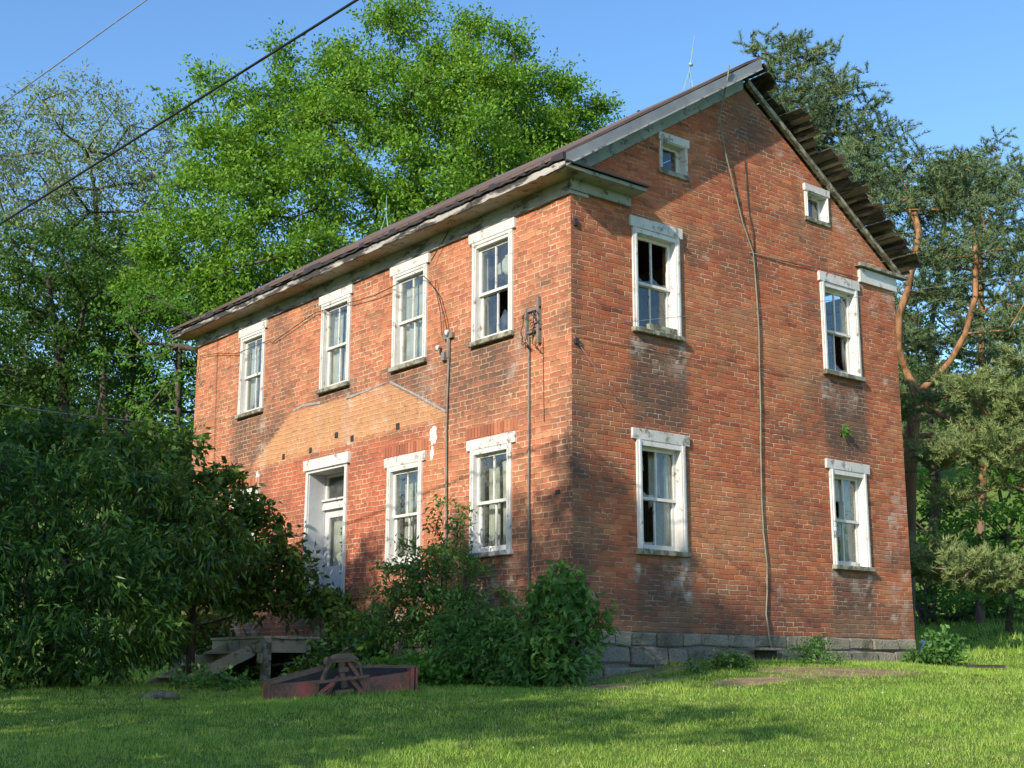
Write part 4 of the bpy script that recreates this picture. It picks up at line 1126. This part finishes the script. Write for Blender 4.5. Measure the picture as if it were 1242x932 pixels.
tree('locust_tree', at(690, 800, 34)[:2], [at(668, 330, 34), at(665, 200, 34), at(690, 150, 34)],
     PB([(690, 115, 34, 1.1, .6), (722, 132, 34, .7, .45), (655, 150, 34, 1.3, .8), (690, 140, 34, 1.2, .7), (700, 160, 34, 1.0, .5), (645, 190, 34, 1.3, .6), (615, 215, 34, 1.2, .5), (680, 185, 34.5, 1.0, .4), (668, 108, 34, .5, .5)]),
     'smaller bright green tree just above the roof line left of the gable', 'tree', 'leaf_locust', 'bark_dark', 1.0, (.6, .95), 38, 24, .105, .055, .55, .0, .012, .46, 2, spread=.7)
# pale willow-like tree at the left edge
tree('willow_tree', at(128, 800, 35)[:2], [at(128, 560, 35), at(125, 460, 35), at(120, 330, 35), at(115, 230, 35)],
     PB([(100, 150, 35, 1.6, 1.2), (40, 180, 35, 1.8, 1.5), (160, 175, 35, 1.4, 1.0), (190, 215, 35, 1.2, 1.2), (90, 230, 35, 2.2, 1.5), (20, 260, 35, 1.8, 1.6), (150, 280, 35, 1.8, 1.4), (70, 310, 35, 2.0, 1.4), (190, 300, 36, 1.2, 1.2), (-40, 230, 35, 1.8, 1.8)]),
     'sparse pale grey green tree with airy top at the left edge of the photo', 'tree', 'leaf_willow', 'bark_dark', 1.1, (.65, 1.15), 19, 15, .15, .045, .9, .25, .012, .46, 3)
# darker middle trees, trunks visible
tree('slender_tree', at(75, 800, 31)[:2], [at(82, 530, 31), at(72, 430, 31), at(58, 340, 31)],
     PB([(30, 340, 31, 1.7, 1.0), (90, 360, 32, 1.6, .9), (20, 420, 31, 1.5, .9), (-10, 480, 31, 1.6, 1.2), (60, 460, 31, 1.1, .5)]),
     'slender dark trunked tree furthest left below the pale crown', 'tree', 'leaf_dark', 'bark_dark', 1.05, (.6, 1.0), 20, 15, .14, .065, .5, .1, .018, .5, 4)
tree('slender_tree', at(158, 800, 33)[:2], [at(155, 540, 33), at(160, 430, 33), at(172, 330, 33)],
     PB([(150, 340, 33, 1.7, 1.0), (200, 360, 33, 1.4, 1.0), (130, 400, 33, 1.3, .8), (205, 430, 33, 1.2, .7), (110, 300, 34, 1.4, .8), (180, 480, 33, 1.1, .5)]),
     'slender dark trunked tree second from the left behind the shrubs', 'tree', 'leaf_dark', 'bark_dark', 1.05, (.6, 1.0), 20, 15, .14, .065, .5, .1, .018, .5, 5)
tree('slender_tree', at(215, 800, 27)[:2], [at(216, 500, 27), at(217, 420, 27)],
     PB([(215, 400, 27, 1.0, .8), (195, 440, 27, .9, .5), (225, 465, 27, .7, .5), (200, 500, 27, 1.0, .5), (228, 510, 26.5, .6, .5), (185, 385, 28, 1.0, .6)]),
     'light green young tree beside the far left corner of the house', 'tree', 'leaf_bright', 'bark_dark', .9, (.4, .7), 11, 14, .11, .05, .5, .1, .018, .5, 6)
tree('dense_tree', at(110, 800, 38)[:2], [at(110, 600, 38), at(108, 520, 38)],
     PB([(100, 440, 38, 1.6, .9), (40, 400, 39, 1.6, .9), (150, 470, 38, 1.5, .8), (10, 470, 38, 1.6, .9), (200, 400, 39, 1.4, .8), (190, 500, 38, 1.3, .6), (60, 510, 38, 1.6, .6), (120, 380, 39, 1.4, .7)]),
     'bushy dark tree between the slender trunks, taller than the one behind it', 'tree', 'leaf_dark', 'bark_dark', 1.2, (.7, 1.1), 22, 16, .15, .07, .6, .0, .016, .5, 71)
tree('dense_tree', at(30, 800, 42)[:2], [at(40, 600, 42), at(40, 560, 42)],
     PB([(0, 540, 42, 2.6, 1.0), (70, 545, 42, 2.2, .9), (130, 560, 42, 1.8, .9), (-60, 520, 42, 2.5, 1.5), (190, 555, 42, 1.5, .8), (20, 500, 43, 2.2, 1.0), (100, 510, 43, 2.2, .9), (170, 515, 43, 1.6, .8), (60, 470, 44, 1.6, .6), (215, 540, 43, 1.2, .8)]),
     'low dark tree filling the background between the slender trunks', 'tree', 'leaf_dark', 'bark_dark', 1.2, (.8, 1.2), 20, 16, .19, .09, .7, .0, .02, .5, 7)

# ---- pines
def pine(base, path, blobs, label, nm='pine_tree', tip=.010, spacing=.85, mat='needle', seed=0, n_spr=25, n_tuft=6, nn=11, needle=.12, group=None, extra=None, power=.5, up=.5):
    zb = gz(base[0], base[1])
    root = thing(nm, (base[0], base[1], zb), label, 'tree', group)
    C = blobs_to_clumps(blobs, spacing, seed, .3)
    V, Fq = skeleton([(base[0], base[1], zb - .2)] + [tuple(p) for p in path], C, tip, power, .10, limbs=extra or ())
    np_mesh('trunk', V, Fq, M['bark_pine'], root, smooth=True)
    n = len(C); c = np.repeat(C, n_spr, 0); r = np.repeat(R.uniform(.45, .8, n), n_spr)
    d = unit(R.randn(len(c), 3)); d[:, 2] = d[:, 2] * .5 + up * .6; d = unit(d)
    st = c + R.randn(len(c), 3) * (r * .28)[:, None] * [1, 1, .6]
    ln = r * R.uniform(.4, 1.0, len(c))
    t = np.linspace(.3, 1, n_tuft)[None, :] * np.ones((len(c), 1))
    P = st[:, None, :] + d[:, None, :] * (t * ln[:, None])[:, :, None] * [1, 1, .8]
    Dd = np.repeat(d[:, None, :], n_tuft, 1)
    P = P.reshape(-1, 3); Dd = Dd.reshape(-1, 3)
    P = np.repeat(P, nn, 0); Dd = np.repeat(Dd, nn, 0) * .9 + R.randn(len(P), 3) * .55; Dd[:, 2] += .15
    V, Fq = blade_arrays(P, Dd, needle * R.uniform(.7, 1.2, len(P)), np.full(len(P), .017))
    np_mesh('crown', V, Fq, M[mat], root)
    return root
# tall pine behind the ridge
pine(at(1000, 800, 30)[:2], [at(985, 300, 30), at(975, 180, 30), at(968, 80, 30)],
     PB([(935, 60, 30, .35, .45), (965, 75, 30, .5, .5), (1000, 75, 30, .35, .5), (1015, 100, 30, .5, .35), (945, 105, 30, .6, .5), (990, 120, 30, .7, .5), (1030, 130, 30, .5, .3), (1000, 160, 30, .8, .5), (1040, 165, 30, .5, .25), (970, 190, 30, 1.0, .5),
         (1065, 170, 30, .5, .22), (1030, 195, 30, .7, .3), (1000, 230, 30, .9, .4), (1060, 215, 30, .5, .4), (960, 150, 30, .7, .5)]),
     'tall blue green pine rising just behind the roof peak', seed=31, spacing=.62)
# forked orange barked pine beside the right corner
fk = at(1112, 478, 26)
path = [at(1102, 700, 26), at(1103, 600, 26), at(1106, 530, 26), fk]
limbR = [fk, at(1130, 462, 26), at(1152, 440, 26), at(1172, 405, 26), at(1183, 360, 26), at(1184, 310, 26), at(1180, 275, 26.3)]
limbL = [fk, at(1098, 450, 26), at(1088, 425, 25.8), at(1090, 380, 25.6), at(1100, 355, 25.5), at(1104, 335, 25.5), at(1115, 285, 25.5), at(1105, 240, 25.7)]
ex = [limbR, limbL, [at(1112, 484, 26), at(1140, 481, 25.7), at(1175, 480, 25.4)], [at(1108, 500, 26), at(1140, 505, 25.6), at(1172, 516, 25.3), at(1200, 530, 25.2)],
      [at(1106, 532, 26), at(1135, 528, 25.8), at(1160, 542, 25.6), at(1185, 545, 25.4)]]
pine(at(1101, 790, 26)[:2], path,
     PB([(1060, 215, 26, .6, .35), (1090, 230, 26, .8, .4), (1130, 205, 26, .7, .4), (1160, 225, 26, .7, .4), (1070, 270, 26, .8, .4), (1110, 275, 26, .9, .4), (1150, 260, 26, .8, .4), (1120, 310, 26, .7, .3), (1190, 250, 26, .6, .3), (1085, 200, 26, .45, .3), (1150, 300, 26, .6, .25), (1205, 300, 26, .7, .25), (1225, 345, 26, .7, .25), (1130, 350, 26, .5, .2), (1150, 405, 26.6, .6, .2), (1225, 400, 26.3, .6, .25)]),
     'forked pine with orange bark right beside the gable wall corner', seed=32, extra=ex, spacing=.72, tip=.0105)
# foliage pads of the same kind of pine standing in front, lower
pine(at(1250, 790, 24)[:2], [at(1262, 600, 24), at(1268, 450, 24), at(1262, 300, 24)],
     PB([(1195, 475, 24, .55, .22), (1232, 498, 24, .6, .26), (1165, 555, 24, .5, .2), (1210, 560, 24, .7, .22), (1130, 560, 24.5, .35, .15), (1120, 690, 24, .5, .22), (1160, 695, 24, .65, .22), (1205, 705, 24, .6, .2), (1235, 570, 24, .6, .3), (1255, 450, 24, .4, .25), (1120, 500, 24.7, .36, .22), (1250, 530, 24, .4, .3), (1150, 605, 24.5, .3, .12)]),
     'pine with flat olive foliage pads reaching in from the right edge', mat='needle_dry', seed=33, spacing=.5, up=.9)
pine(at(1190, 790, 32)[:2], [at(1192, 500, 32), at(1190, 380, 32), at(1190, 250, 32)],
     PB([(1190, 185, 32, .5, .7), (1185, 220, 32, .8, .6), (1215, 215, 32, .5, .5), (1240, 200, 32, .5, .6), (1165, 250, 32, .8, .5), (1225, 260, 32, .9, .6), (1200, 310, 32, 1.0, .5), (1240, 330, 32, .8, .6), (1160, 330, 32, .9, .5), (1130, 370, 32, .9, .5), (1220, 390, 32, 1.0, .5), (1170, 420, 32, .9, .5), (1140, 450, 32, .8, .5), (1230, 450, 32, .7, .4), (1120, 420, 32, .8, .4), (1100, 470, 32, .7, .4), (1180, 490, 32, .9, .4), (1240, 500, 32, .8, .4), (1140, 540, 32, .8, .4), (1200, 370, 32, .9, .4), (1110, 540, 32.5, .6, .4)]),
     'dark pine with a pointed top at the right edge of the photo', seed=34, spacing=.75)
# broadleaf growth on the right
tree('maple_tree', at(1130, 800, 35)[:2], [at(1135, 600, 35), at(1130, 450, 35), at(1140, 300, 35)],
     PB([(1100, 215, 36, 1.0, .5), (1060, 240, 36, .8, .5), (1150, 220, 36, 1.0, .5), (1120, 390, 35, 1.3, .8), (1200, 410, 35, 1.4, .8), (1130, 500, 35, 1.4, .8), (1220, 500, 35, 1.2, .7), (1160, 580, 35, 1.3, .6), (1110, 600, 35, 1.0, .6), (1230, 590, 35, 1.1, .6)]),
     'bright green broadleaf tree seen through the pines on the right', 'tree', 'leaf_bright', 'bark_dark', 1.0, (.5, .85), 11, 13, .13, .075, .6, .0, .02, .5, 8)
tree('maple_tree', at(1225, 800, 29)[:2], [at(1225, 720, 29), at(1222, 650, 29)],
     PB([(1190, 640, 29, .9, .5), (1230, 640, 29, .9, .6), (1150, 660, 29, .7, .4), (1215, 700, 28.5, .8, .5), (1175, 720, 28.5, .7, .35), (1240, 590, 29, .7, .5), (1240, 730, 28.5, .6, .3)]),
     'leafy green young tree at the edge of the lawn far right', 'tree', 'leaf_bright', 'bark_dark', .75, (.35, .6), 11, 13, .12, .075, .6, .15, .016, .5, 9)
tree('shrub', at(1120, 800, 33)[:2], [at(1122, 750, 33)],
     PB([(1120, 735, 33, .9, .45), (1150, 720, 34, 1.0, .6), (1180, 735, 34, 1.1, .5), (1115, 690, 34, 1.0, .5), (1225, 740, 33, 1.0, .45), (1200, 690, 35, 1.2, .7), (1150, 640, 36, 1.0, .6)]),
     'dark shrubbery mass at the far edge of the lawn behind the house', 'shrub', 'leaf_dark', 'bark_dark', .8, (.4, .7), 12, 14, .12, .07, .7, .1, .02, .5, 10)
# trees far off on the hillside: one built, the rest copied with their parts
_far = tree('hillside_tree', (-70., 40.), [(-70., 40., gz(-70, 40) + 3.0)], [((-70., 40., gz(-70, 40) + 4.6), (2.8, 2.8, 2.6)), ((-68.4, 40.5, gz(-70, 40) + 3.8), (1.8, 1.8, 1.6)), ((-71.6, 39.6, gz(-70, 40) + 3.6), (1.8, 1.8, 1.5))],
     '', 'tree', 'leaf_dark', 'bark_dark', 1.5, (1.0, 1.5), 14, 10, .34, .2, .7, .0, .035, .5, 90)
_rr = random.Random(4); _az = [-112, -104, -96, -88, -80, -74, -66, -50, -40, -34, -28, -20, -12]
for k, az_ in enumerate(_az):
    D_ = _rr.uniform(72, 105); x_ = CAM[0] + math.sin(rad(az_)) * D_; y_ = CAM[1] + math.cos(rad(az_)) * D_
    if k == 0: o = _far
    else:
        o = _far.copy(); COL.objects.link(o)
        for ch in list(_far.children):
            c = ch.copy(); COL.objects.link(c); c.parent = o
    o.location = (x_, y_, gz(x_, y_) - .1); o.rotation_euler = (0, 0, _rr.uniform(0, 6.2)); s_ = _rr.uniform(.9, 1.35); o.scale = (s_, s_, s_ * _rr.uniform(.9, 1.15))
    o['label'] = 'round dark tree far off on the green hillside behind the nearer trees'
    o['group'] = 'trees on the far hillside'

# ---- shrubs
def shrub(name, base, blobs, label, cat='shrub', leafm='leaf_shrub', spacing=.42, crad=(.22, .42), n_spr=12, n_lf=12, ll=.12, lw=.028, flat=.8, droop=.6, seed=0, tipr=.006, group=None, spread=.5, bark='bark_dark', shell=.45):
    zb = gz(base[0], base[1])
    root = thing(name, (base[0], base[1], zb), label, cat, group)
    C = blobs_to_clumps(blobs, spacing, seed, shell)
    C = C[C[:, 2] > gz(C[:, 0], C[:, 1]) + .05]
    top = C.mean(0)
    V, Fq = skeleton([(base[0], base[1], zb - .1), (base[0], base[1], zb + min(.3, max(.05, (top[2] - zb) * .5))), tuple(top * .5 + np.array([base[0], base[1], zb]) * .5)], C, tipr, .5, .12, 5)
    np_mesh('stem', V, Fq, M[bark], root, smooth=True)
    P, D, L, W = clump_leaves(C, R.uniform(crad[0], crad[1], len(C)), n_spr, n_lf, ll, lw, flat, droop, spread)
    k = P[:, 2] > gz(P[:, 0], P[:, 1]) + .02
    V, Fq = leaf_arrays(P[k], D[k], L[k], W[k]); np_mesh('foliage', V, Fq, M[leafm], root)
    return root
shrub('willow_shrub', at(60, 838, 17.5)[:2],
      PB([(20, 612, 17.5, .9, .66), (90, 605, 17.8, .9, .62), (160, 625, 18, .85, .55), (30, 690, 17, .9, .6), (110, 690, 17, .9, .6), (180, 690, 17.3, .8, .55), (20, 765, 16.8, .7, .45), (90, 770, 16.6, .7, .4), (150, 745, 16.8, .6, .4), (-60, 640, 17, .9, 1.0), (-60, 760, 17, .9, .6), (40, 805, 16.8, .7, .22), (110, 805, 16.8, .7, .22), (150, 790, 17.2, .4, .25), (-20, 800, 16.8, .6, .3), (215, 650, 18, .7, .5), (60, 562, 17.8, .35, .18), (115, 556, 18, .35, .18), (5, 566, 17.5, .3, .18), (175, 575, 18, .3, .2), (235, 690, 17.6, .3, .3), (180, 740, 17.2, .28, .2)], 1.0),
      'huge dark shrub with long drooping narrow leaves at the left edge of the lawn', seed=41, n_spr=13, n_lf=13, ll=.145, lw=.034, droop=.7, crad=(.2, .46), spacing=.5, spread=.55, shell=.62)
shrub('sumac_shrub', at(230, 820, 20)[:2],
      PB([(190, 580, 19.5, .55, .32), (240, 598, 19.5, .55, .32), (150, 560, 19.5, .5, .3), (205, 535, 19.8, .25, .2), (160, 528, 19.8, .25, .15), (258, 580, 19.8, .22, .16), (110, 532, 19.6, .4, .2), (318, 645, 20.4, .28, .22), (348, 685, 20.6, .28, .26), (372, 700, 20.7, .3, .25), (280, 634, 19.5, .5, .34), (230, 655, 19, .75, .45), (305, 672, 20.6, .45, .36), (335, 690, 20.6, .45, .35), (290, 705, 20.6, .6, .35), (355, 715, 20.6, .35, .25), (385, 735, 20.8, .28, .15), (220, 705, 19.8, .5, .35), (60, 545, 19.5, .7, .3), (330, 722, 21.2, .35, .15), (270, 720, 21.2, .35, .12), (310, 738, 21.8, .3, .12), (350, 735, 21.6, .3, .12), (385, 740, 21.4, .25, .12), (410, 735, 20.8, .3, .22), (420, 765, 20.5, .25, .15), (185, 770, 19.8, .35, .25), (212, 775, 22, .45, .3), (250, 770, 23.2, .4, .25)], .8),
      'broad leaved shrub with sunlit top growing against the left end of the front wall', leafm='leaf_shrub', seed=42, ll=.13, lw=.065, droop=.35, n_spr=11, n_lf=12)
# sapling in front of the right ground floor windows
shrub('sapling', at(528, 800, 17.6)[:2],
      PB([(545, 640, 17.6, .14, .13), (540, 670, 17.6, .22, .12), (515, 690, 17.6, .38, .10), (560, 690, 17.5, .22, .10), (500, 715, 17.6, .42, .10), (550, 725, 17.4, .42, .09), (595, 722, 17.4, .2, .05), (530, 745, 17.5, .35, .12), (475, 735, 17.6, .25, .08), (500, 765, 17.6, .4, .10), (455, 750, 17.6, .22, .08), (545, 615, 17.6, .07, .08), (480, 690, 17.6, .16, .07), (540, 775, 17.5, .4, .14), (495, 660, 17.7, .12, .05)], .7),
      'open leafy sapling in front of the ground floor windows left of the corner', 'sapling', 'leaf_weed', spacing=.19, crad=(.10, .2), n_spr=6, n_lf=7, ll=.085, lw=.032, flat=.5, droop=.35, seed=43, tipr=.004)
shrub('corner_bush', at(688, 832, 15.6)[:2],
      PB([(680, 715, 15.6, .16, .12), (698, 735, 15.6, .16, .15), (664, 745, 15.7, .15, .15), (706, 765, 15.6, .10, .10), (686, 775, 15.5, .20, .20), (655, 790, 15.6, .14, .18), (690, 808, 15.4, .14, .12), (655, 715, 15.7, .05, .08), (688, 692, 15.6, .04, .06)], .9),
      'dense dark green leafy bush at the near corner of the house', 'bush', 'leaf_weed', spacing=.17, crad=(.09, .17), n_spr=6, n_lf=7, ll=.13, lw=.05, flat=.9, droop=.3, seed=44, tipr=.006)
shrub('leafy_weed', at(575, 828, 16)[:2],
      PB([(560, 765, 16.2, .14, .15), (585, 770, 16.2, .12, .12), (570, 795, 16, .22, .15), (600, 800, 15.9, .25, .2), (625, 780, 16, .15, .28), (640, 815, 15.6, .25, .14), (610, 745, 16.2, .08, .1)], .9),
      'light green upright weeds between the sapling and the corner bush', 'weeds', 'leaf_weed', spacing=.16, crad=(.09, .16), n_spr=8, n_lf=9, ll=.10, lw=.035, flat=1.0, droop=.15, seed=45, tipr=.004)
shrub('ground_creeper', at(510, 815, 16.3)[:2],
      PB([(490, 812, 16.4, .3, .05), (530, 808, 16.4, .35, .06), (560, 820, 16.0, .25, .05), (520, 820, 15.9, .25, .04)], 1.2),
      'bright green creeper mound right behind the red farm implement', 'creeper', 'leaf_bright', spacing=.15, crad=(.09, .15), n_spr=9, n_lf=10, ll=.06, lw=.05, flat=.8, droop=.1, seed=46, tipr=.003)
shrub('leafy_weed', at(365, 822, 17.5)[:2],
      PB([(368, 822, 17.4, .10, .06), (400, 812, 17.4, .2, .08), (430, 795, 17.4, .25, .16), (428, 762, 19.8, .18, .15), (445, 780, 18.6, .16, .14), (405, 790, 19.2, .15, .08), (320, 805, 21, .4, .12), (290, 812, 20.6, .3, .08)], 1.0),
      'dark leafy weeds under and right of the deck behind the farm implement', 'weeds', 'leaf_shrub', spacing=.2, crad=(.12, .22), n_spr=9, n_lf=9, ll=.10, lw=.055, flat=.9, droop=.2, seed=47, tipr=.004)
shrub('leafy_weed', at(270, 832, 16.5)[:2],
      PB([(240, 828, 16.6, .14, .05), (285, 826, 16.6, .12, .06), (262, 832, 16.3, .12, .04)], 1.0),
      'low green weeds around the foot of the deck steps', 'weeds', 'leaf_weed', spacing=.2, crad=(.10, .18), n_spr=8, n_lf=9, ll=.08, lw=.05, flat=.9, droop=.1, seed=48, tipr=.004)
shrub('foundation_weed', at(990, 797, 18.2)[:2],
      PB([(990, 781, 18.4, .04, .07), (978, 795, 18.3, .13, .03), (1008, 798, 18.3, .08, .02)], .6),
      'small light green weed against the stone foundation below the lower right gable window', 'weed', 'leaf_weed', spacing=.1, crad=(.06, .11), n_spr=7, n_lf=8, ll=.06, lw=.022, flat=1.0, droop=.1, seed=49, tipr=.003)
shrub('foundation_weed', at(880, 806, 17.0)[:2],
      PB([(885, 803, 17.0, .18, .03), (850, 812, 16.7, .15, .02), (905, 806, 17.2, .12, .02)], .8),
      'low dark weeds at the foundation below the lower left gable window', 'weed', 'leaf_shrub', spacing=.11, crad=(.06, .11), n_spr=7, n_lf=9, ll=.06, lw=.025, flat=.8, droop=.1, seed=50, tipr=.003)
shrub('corner_weed', at(1135, 806, 20.6)[:2],
      PB([(1142, 783, 20.6, .08, .10), (1150, 797, 20.5, .09, .05), (1112, 804, 20.4, .17, .04), (1132, 797, 20.5, .10, .05)], .8),
      'leafy weeds around the blue tub at the right end of the house', 'weeds', 'leaf_weed', spacing=.12, crad=(.08, .14), n_spr=8, n_lf=9, ll=.09, lw=.05, flat=1.0, droop=.15, seed=51, tipr=.003)
# tuft rooted in the gable brickwork, and the vine on the door
P = np.tile(np.array([[.02, 5.62, 3.15]]), (26, 1)) + R.randn(26, 3) * .035
D = R.randn(26, 3) * .6 + [.7, 0, -.2]
V, Fq = leaf_arrays(P, D, np.full(26, .10), np.full(26, .035)); tuft = np_mesh('wall_plant', V, Fq, M['leaf_bright'], None)
tag(tuft, 'tiny green plant growing out of the gable brickwork above the lower right window', 'plant')

vp = [];  z_ = .75
rr = random.Random(12); xv, P_, D_ = -5.62, [], []
q = MB(); pl = []
while z_ < 1.75:
    pl.append((-xv, -.19 , z_)); P_ += [(xv, .17, z_)] * 3; D_ += [(rr.uniform(-1, 1), -1.0, rr.uniform(-.8, .3)) for _ in range(3)]; xv += rr.uniform(-.05, .05); z_ += .07
q.T = TA; q.tube(pl, .006, 5); vn = thing('door_vine', (-5.6, .18, .7), 'thin leafy vine hanging down the front door', 'vine')
q.build('stem', M['bark_dark'], vn, recalc=False)
V, Fq = leaf_arrays(np.array(P_), np.array(D_), np.full(len(P_), .075), np.full(len(P_), .05)); np_mesh('foliage', V, Fq, M['leaf_shrub'], vn)

# ---- trees behind the photographer that throw the shade
def off_tree(x, y, blobs, label, seed):
    bl = [((x + bx, y + by, bz), (rx, rx, rz_)) for (bx, by, bz, rx, rz_) in blobs]
    tree('shade_tree', (x, y), [(x, y, gz(x, y) + 3.5), (x + .3, y, gz(x, y) + 6.5)], bl, label, 'tree', 'leaf_dark', 'bark_dark', 1.1, (.7, 1.0), 12, 13, .22, .11, .7, .0, .03, .5, seed)
off_tree(-11.5, -17.5, [(0, 0, 8.0, 3.2, 3.9), (2.8, 0, 7.2, 2.0, 3.2), (-3.2, 0, 8, 2.6, 4)], 'leafy tree standing furthest left behind the photographer', 61)
off_tree(-5.5, -17, [(0, 0, 7.4, 2.8, 3.5), (2.6, .5, 6.6, 1.8, 3.2), (-2.2, 0, 7.0, 1.6, 3.2)], 'leafy tree second from the left behind the photographer', 62)
off_tree(-.3, -17.5, [(0, 0, 7.2, 2.4, 3.4), (2.2, .5, 6.6, 1.6, 3.0), (-2.0, 0, 6.8, 1.6, 3.0)], 'leafy tree in the middle of the row behind the photographer', 64)
off_tree(5.0, -17.5, [(.75, .2, 9.2, 1.3, 2.0), (.2, -.3, 7.4, 1.6, 2.2), (.6, 0, 8.2, 1.5, 3.0), (.9, 0, 9.9, 1.45, 1.6), (-1.4, .4, 7.4, 1.4, 3.2), (1.6, .3, 5.8, 1.0, 2.2), (.2, 0, 4.6, 2.0, 2.0)], 'leafy tree throwing shade on the corner of the house', 63)
off_tree(8.2, -18, [(-1.6, 0, 4.4, 1.2, 1.3), (.4, .2, 6.9, 1.5, .45), (-1.2, 0, 3.0, 1.0, .8), (.6, 0, 4.0, .9, .4)], 'leafy tree nearest the photographer, throwing dappled shade on the lawn', 65)

# ------------------------------------------------------------------ overhead wires
def wire(pts, r, mat, label, sag=0.0):
    a, b_ = np.array(pts[0]), np.array(pts[1]); q = MB(); L = []
    for k in range(25):
        t = k / 24; p = a + (b_ - a) * t; p = p - np.array([0, 0, sag * 4 * t * (1 - t)]); L.append(p)
    q.tube(L, r, 6); o = q.build('overhead_wire', M[mat], None, recalc=False, smooth=True)
    tag(o, label, 'wire'); return o
a = at(433, 0, 11.0); b_ = at(0, 272, 17.0); d_ = b_ - a
wire([a - d_ * .3, b_ + d_ * 1.5], .0135, 'wire', 'thick black overhead wire crossing the upper left sky', .0)
a = at(178, 0, 24); b_ = at(0, 128, 22); d_ = b_ - a
wire([a - d_ * 1.2, b_ + d_ * .8], .013, 'wire_grey', 'thin grey overhead wire in the top left corner', .0)
a = at(-60, 480, 17); b_ = np.array([-11.05, -.05, 5.2])
b_ = at(210, 514, 21)
wire([a, b_], .009, 'wire_grey', 'faint grey wire hanging low in front of the left trees', .05)
wire([np.array([.06, -.03, 3.86]), at(1290, 326, 24)], .0045, 'wire_grey', 'thin pale wire stretching from the house corner across the gable to the right', .06)

# ------------------------------------------------------------------ grass
def scatter(n, D0, D1, az0, az1, power=1.0):
    D = np.sqrt(R.uniform(D0 ** 2, D1 ** 2, n)) if power == 1 else D0 * (D1 / D0) ** R.rand(n)
    az = np.radians(R.uniform(az0, az1, n))
    x = CAM[0] + np.sin(az) * D; y = CAM[1] + np.cos(az) * D
    return x, y, D
def lawn(n, D0, D1, h0, h1, w0, name):
    x, y, D = scatter(n, D0, D1, -80, -22, 2)
    k = ~((x > -LA - .1) & (x < .02) & (y > .02) & (y < LB))
    bb = bare(x, y); k &= (R.rand(n) > bb * 1.25) | ((R.rand(n) < .05) & (bb > .3))
    x, y, D = x[k], y[k], D[k]; n = len(x)
    patch = .5 + .5 * np.sin(x * 1.1 + 2 * np.sin(y * .7)) * np.sin(y * 1.3 + np.sin(x * .9) * 1.7)
    nb = np.sin(x * 7 + 3 * np.sin(y * 5)) * np.sin(y * 8)
    nc = np.sin(x * 13 + 2 * np.sin(y * 9 + 1)) * np.sin(y * 15 + 2 * np.sin(x * 7))
    h = R.uniform(h0 * .6, h1, n) * (.6 + .4 * patch + .3 * nb + .45 * np.maximum(nc, 0) ** 2)
    h *= np.where(R.rand(n) < .012, 2.0, 1.0)
    # taller at walls, in the shade and round objects
    near = np.exp(-np.maximum(x - .05, 0) / .35) * ((y > -.5) & (y < LB + .3)) + np.exp(-np.maximum(-y - .05, 0) / .9) * (x < .3)
    h *= 1 + .7 * np.clip(near, 0, 1)
    dm = np.hypot(x - mc[0], y - mc[1]); h *= 1 + .6 * np.exp(-(dm / .9) ** 4)
    P = np.c_[x, y, gz(x, y) - .01]
    Dd = np.c_[R.randn(n) * .38, R.randn(n) * .38, np.ones(n)]
    V, Fq = blade_arrays(P, Dd, h, w0 * (D / 10.) ** .8 * R.uniform(.7, 1.3, n))
    return V, Fq
V1, F1 = lawn(400000, 8.6, 22, .022, .060, .0062, 'a')
V2, F2 = lawn(110000, 22, 48, .05, .11, .010, 'b')
def grass_mat():
    g = G('grass blades'); p = g.pos(); rnd = g.n('ShaderNodeNewGeometry', out=8)
    n = g.noise(p, .55, 4, .65); n2 = g.noise(p, 3.2, 3, .6)
    f = g.add(g.add(g.mul(rnd, .42), g.mul(n, .55)), g.mul(g.sub(n2, .5), .75))
    col = g.ramp(f, [(.18, (.12,.24,.035)), (.42, (.25,.41,.055)), (.6, (.36,.50,.085)), (.78, (.46,.50,.15)), (.92, (.58,.50,.26))])
    b = g.bsdf(col, .5, .3); t = g.n('ShaderNodeBsdfTranslucent', {'Color': g.mix(.4, col, (.3,.5,.06))})
    return g.done(g.n('ShaderNodeMixShader', {0: .4, 1: b, 2: t}))
gm = grass_mat()
o = np_mesh('grass', np.r_[V1, V2], np.r_[F1, F2 + len(V1)], gm, None)
tag(o, 'short green lawn grass with dry straw coloured patches', 'grass', kind='stuff')
# clover heads
n = 60; x, y, D = scatter(n, 9.2, 15, -70, -30)
q = []; P = np.c_[x, y, gz(x, y) + R.uniform(.035, .055, n)]
Vc = []; Fc = []
oct_ = np.array([(1,0,0),(-1,0,0),(0,1,0),(0,-1,0),(0,0,1),(0,0,-1)]) * .007
of = np.array([(0,2,4),(2,1,4),(1,3,4),(3,0,4),(2,0,5),(1,2,5),(3,1,5),(0,3,5)])
V = (P[:, None, :] + oct_[None]).reshape(-1, 3); Fq = (np.arange(n)[:, None, None] * 6 + of[None]).reshape(-1, 3)
o = np_mesh('clover_flowers', V, Fq, simple('clover white', (.7,.68,.62), .8), None)
tag(o, 'tiny white clover heads scattered in the lawn', 'flowers', kind='stuff')

# ------------------------------------------------------------------ groups for the repeats
GR = {'locust_tree': 'bright green trees behind the house', 'slender_tree': 'slender trees on the left', 'dense_tree': 'dark trees filling the left background',
      'pine_tree': 'pines behind the gable', 'maple_tree': 'broadleaf trees on the right', 'shade_tree': 'row of shade trees behind the photographer',
      'leafy_weed': 'leafy weeds along the house', 'foundation_weed': 'weeds at the stone foundation', 'overhead_wire': 'overhead wires'}
for o in S.objects:
    if o.parent is None and o.name.split('.')[0] in GR: o['group'] = GR[o.name.split('.')[0]]
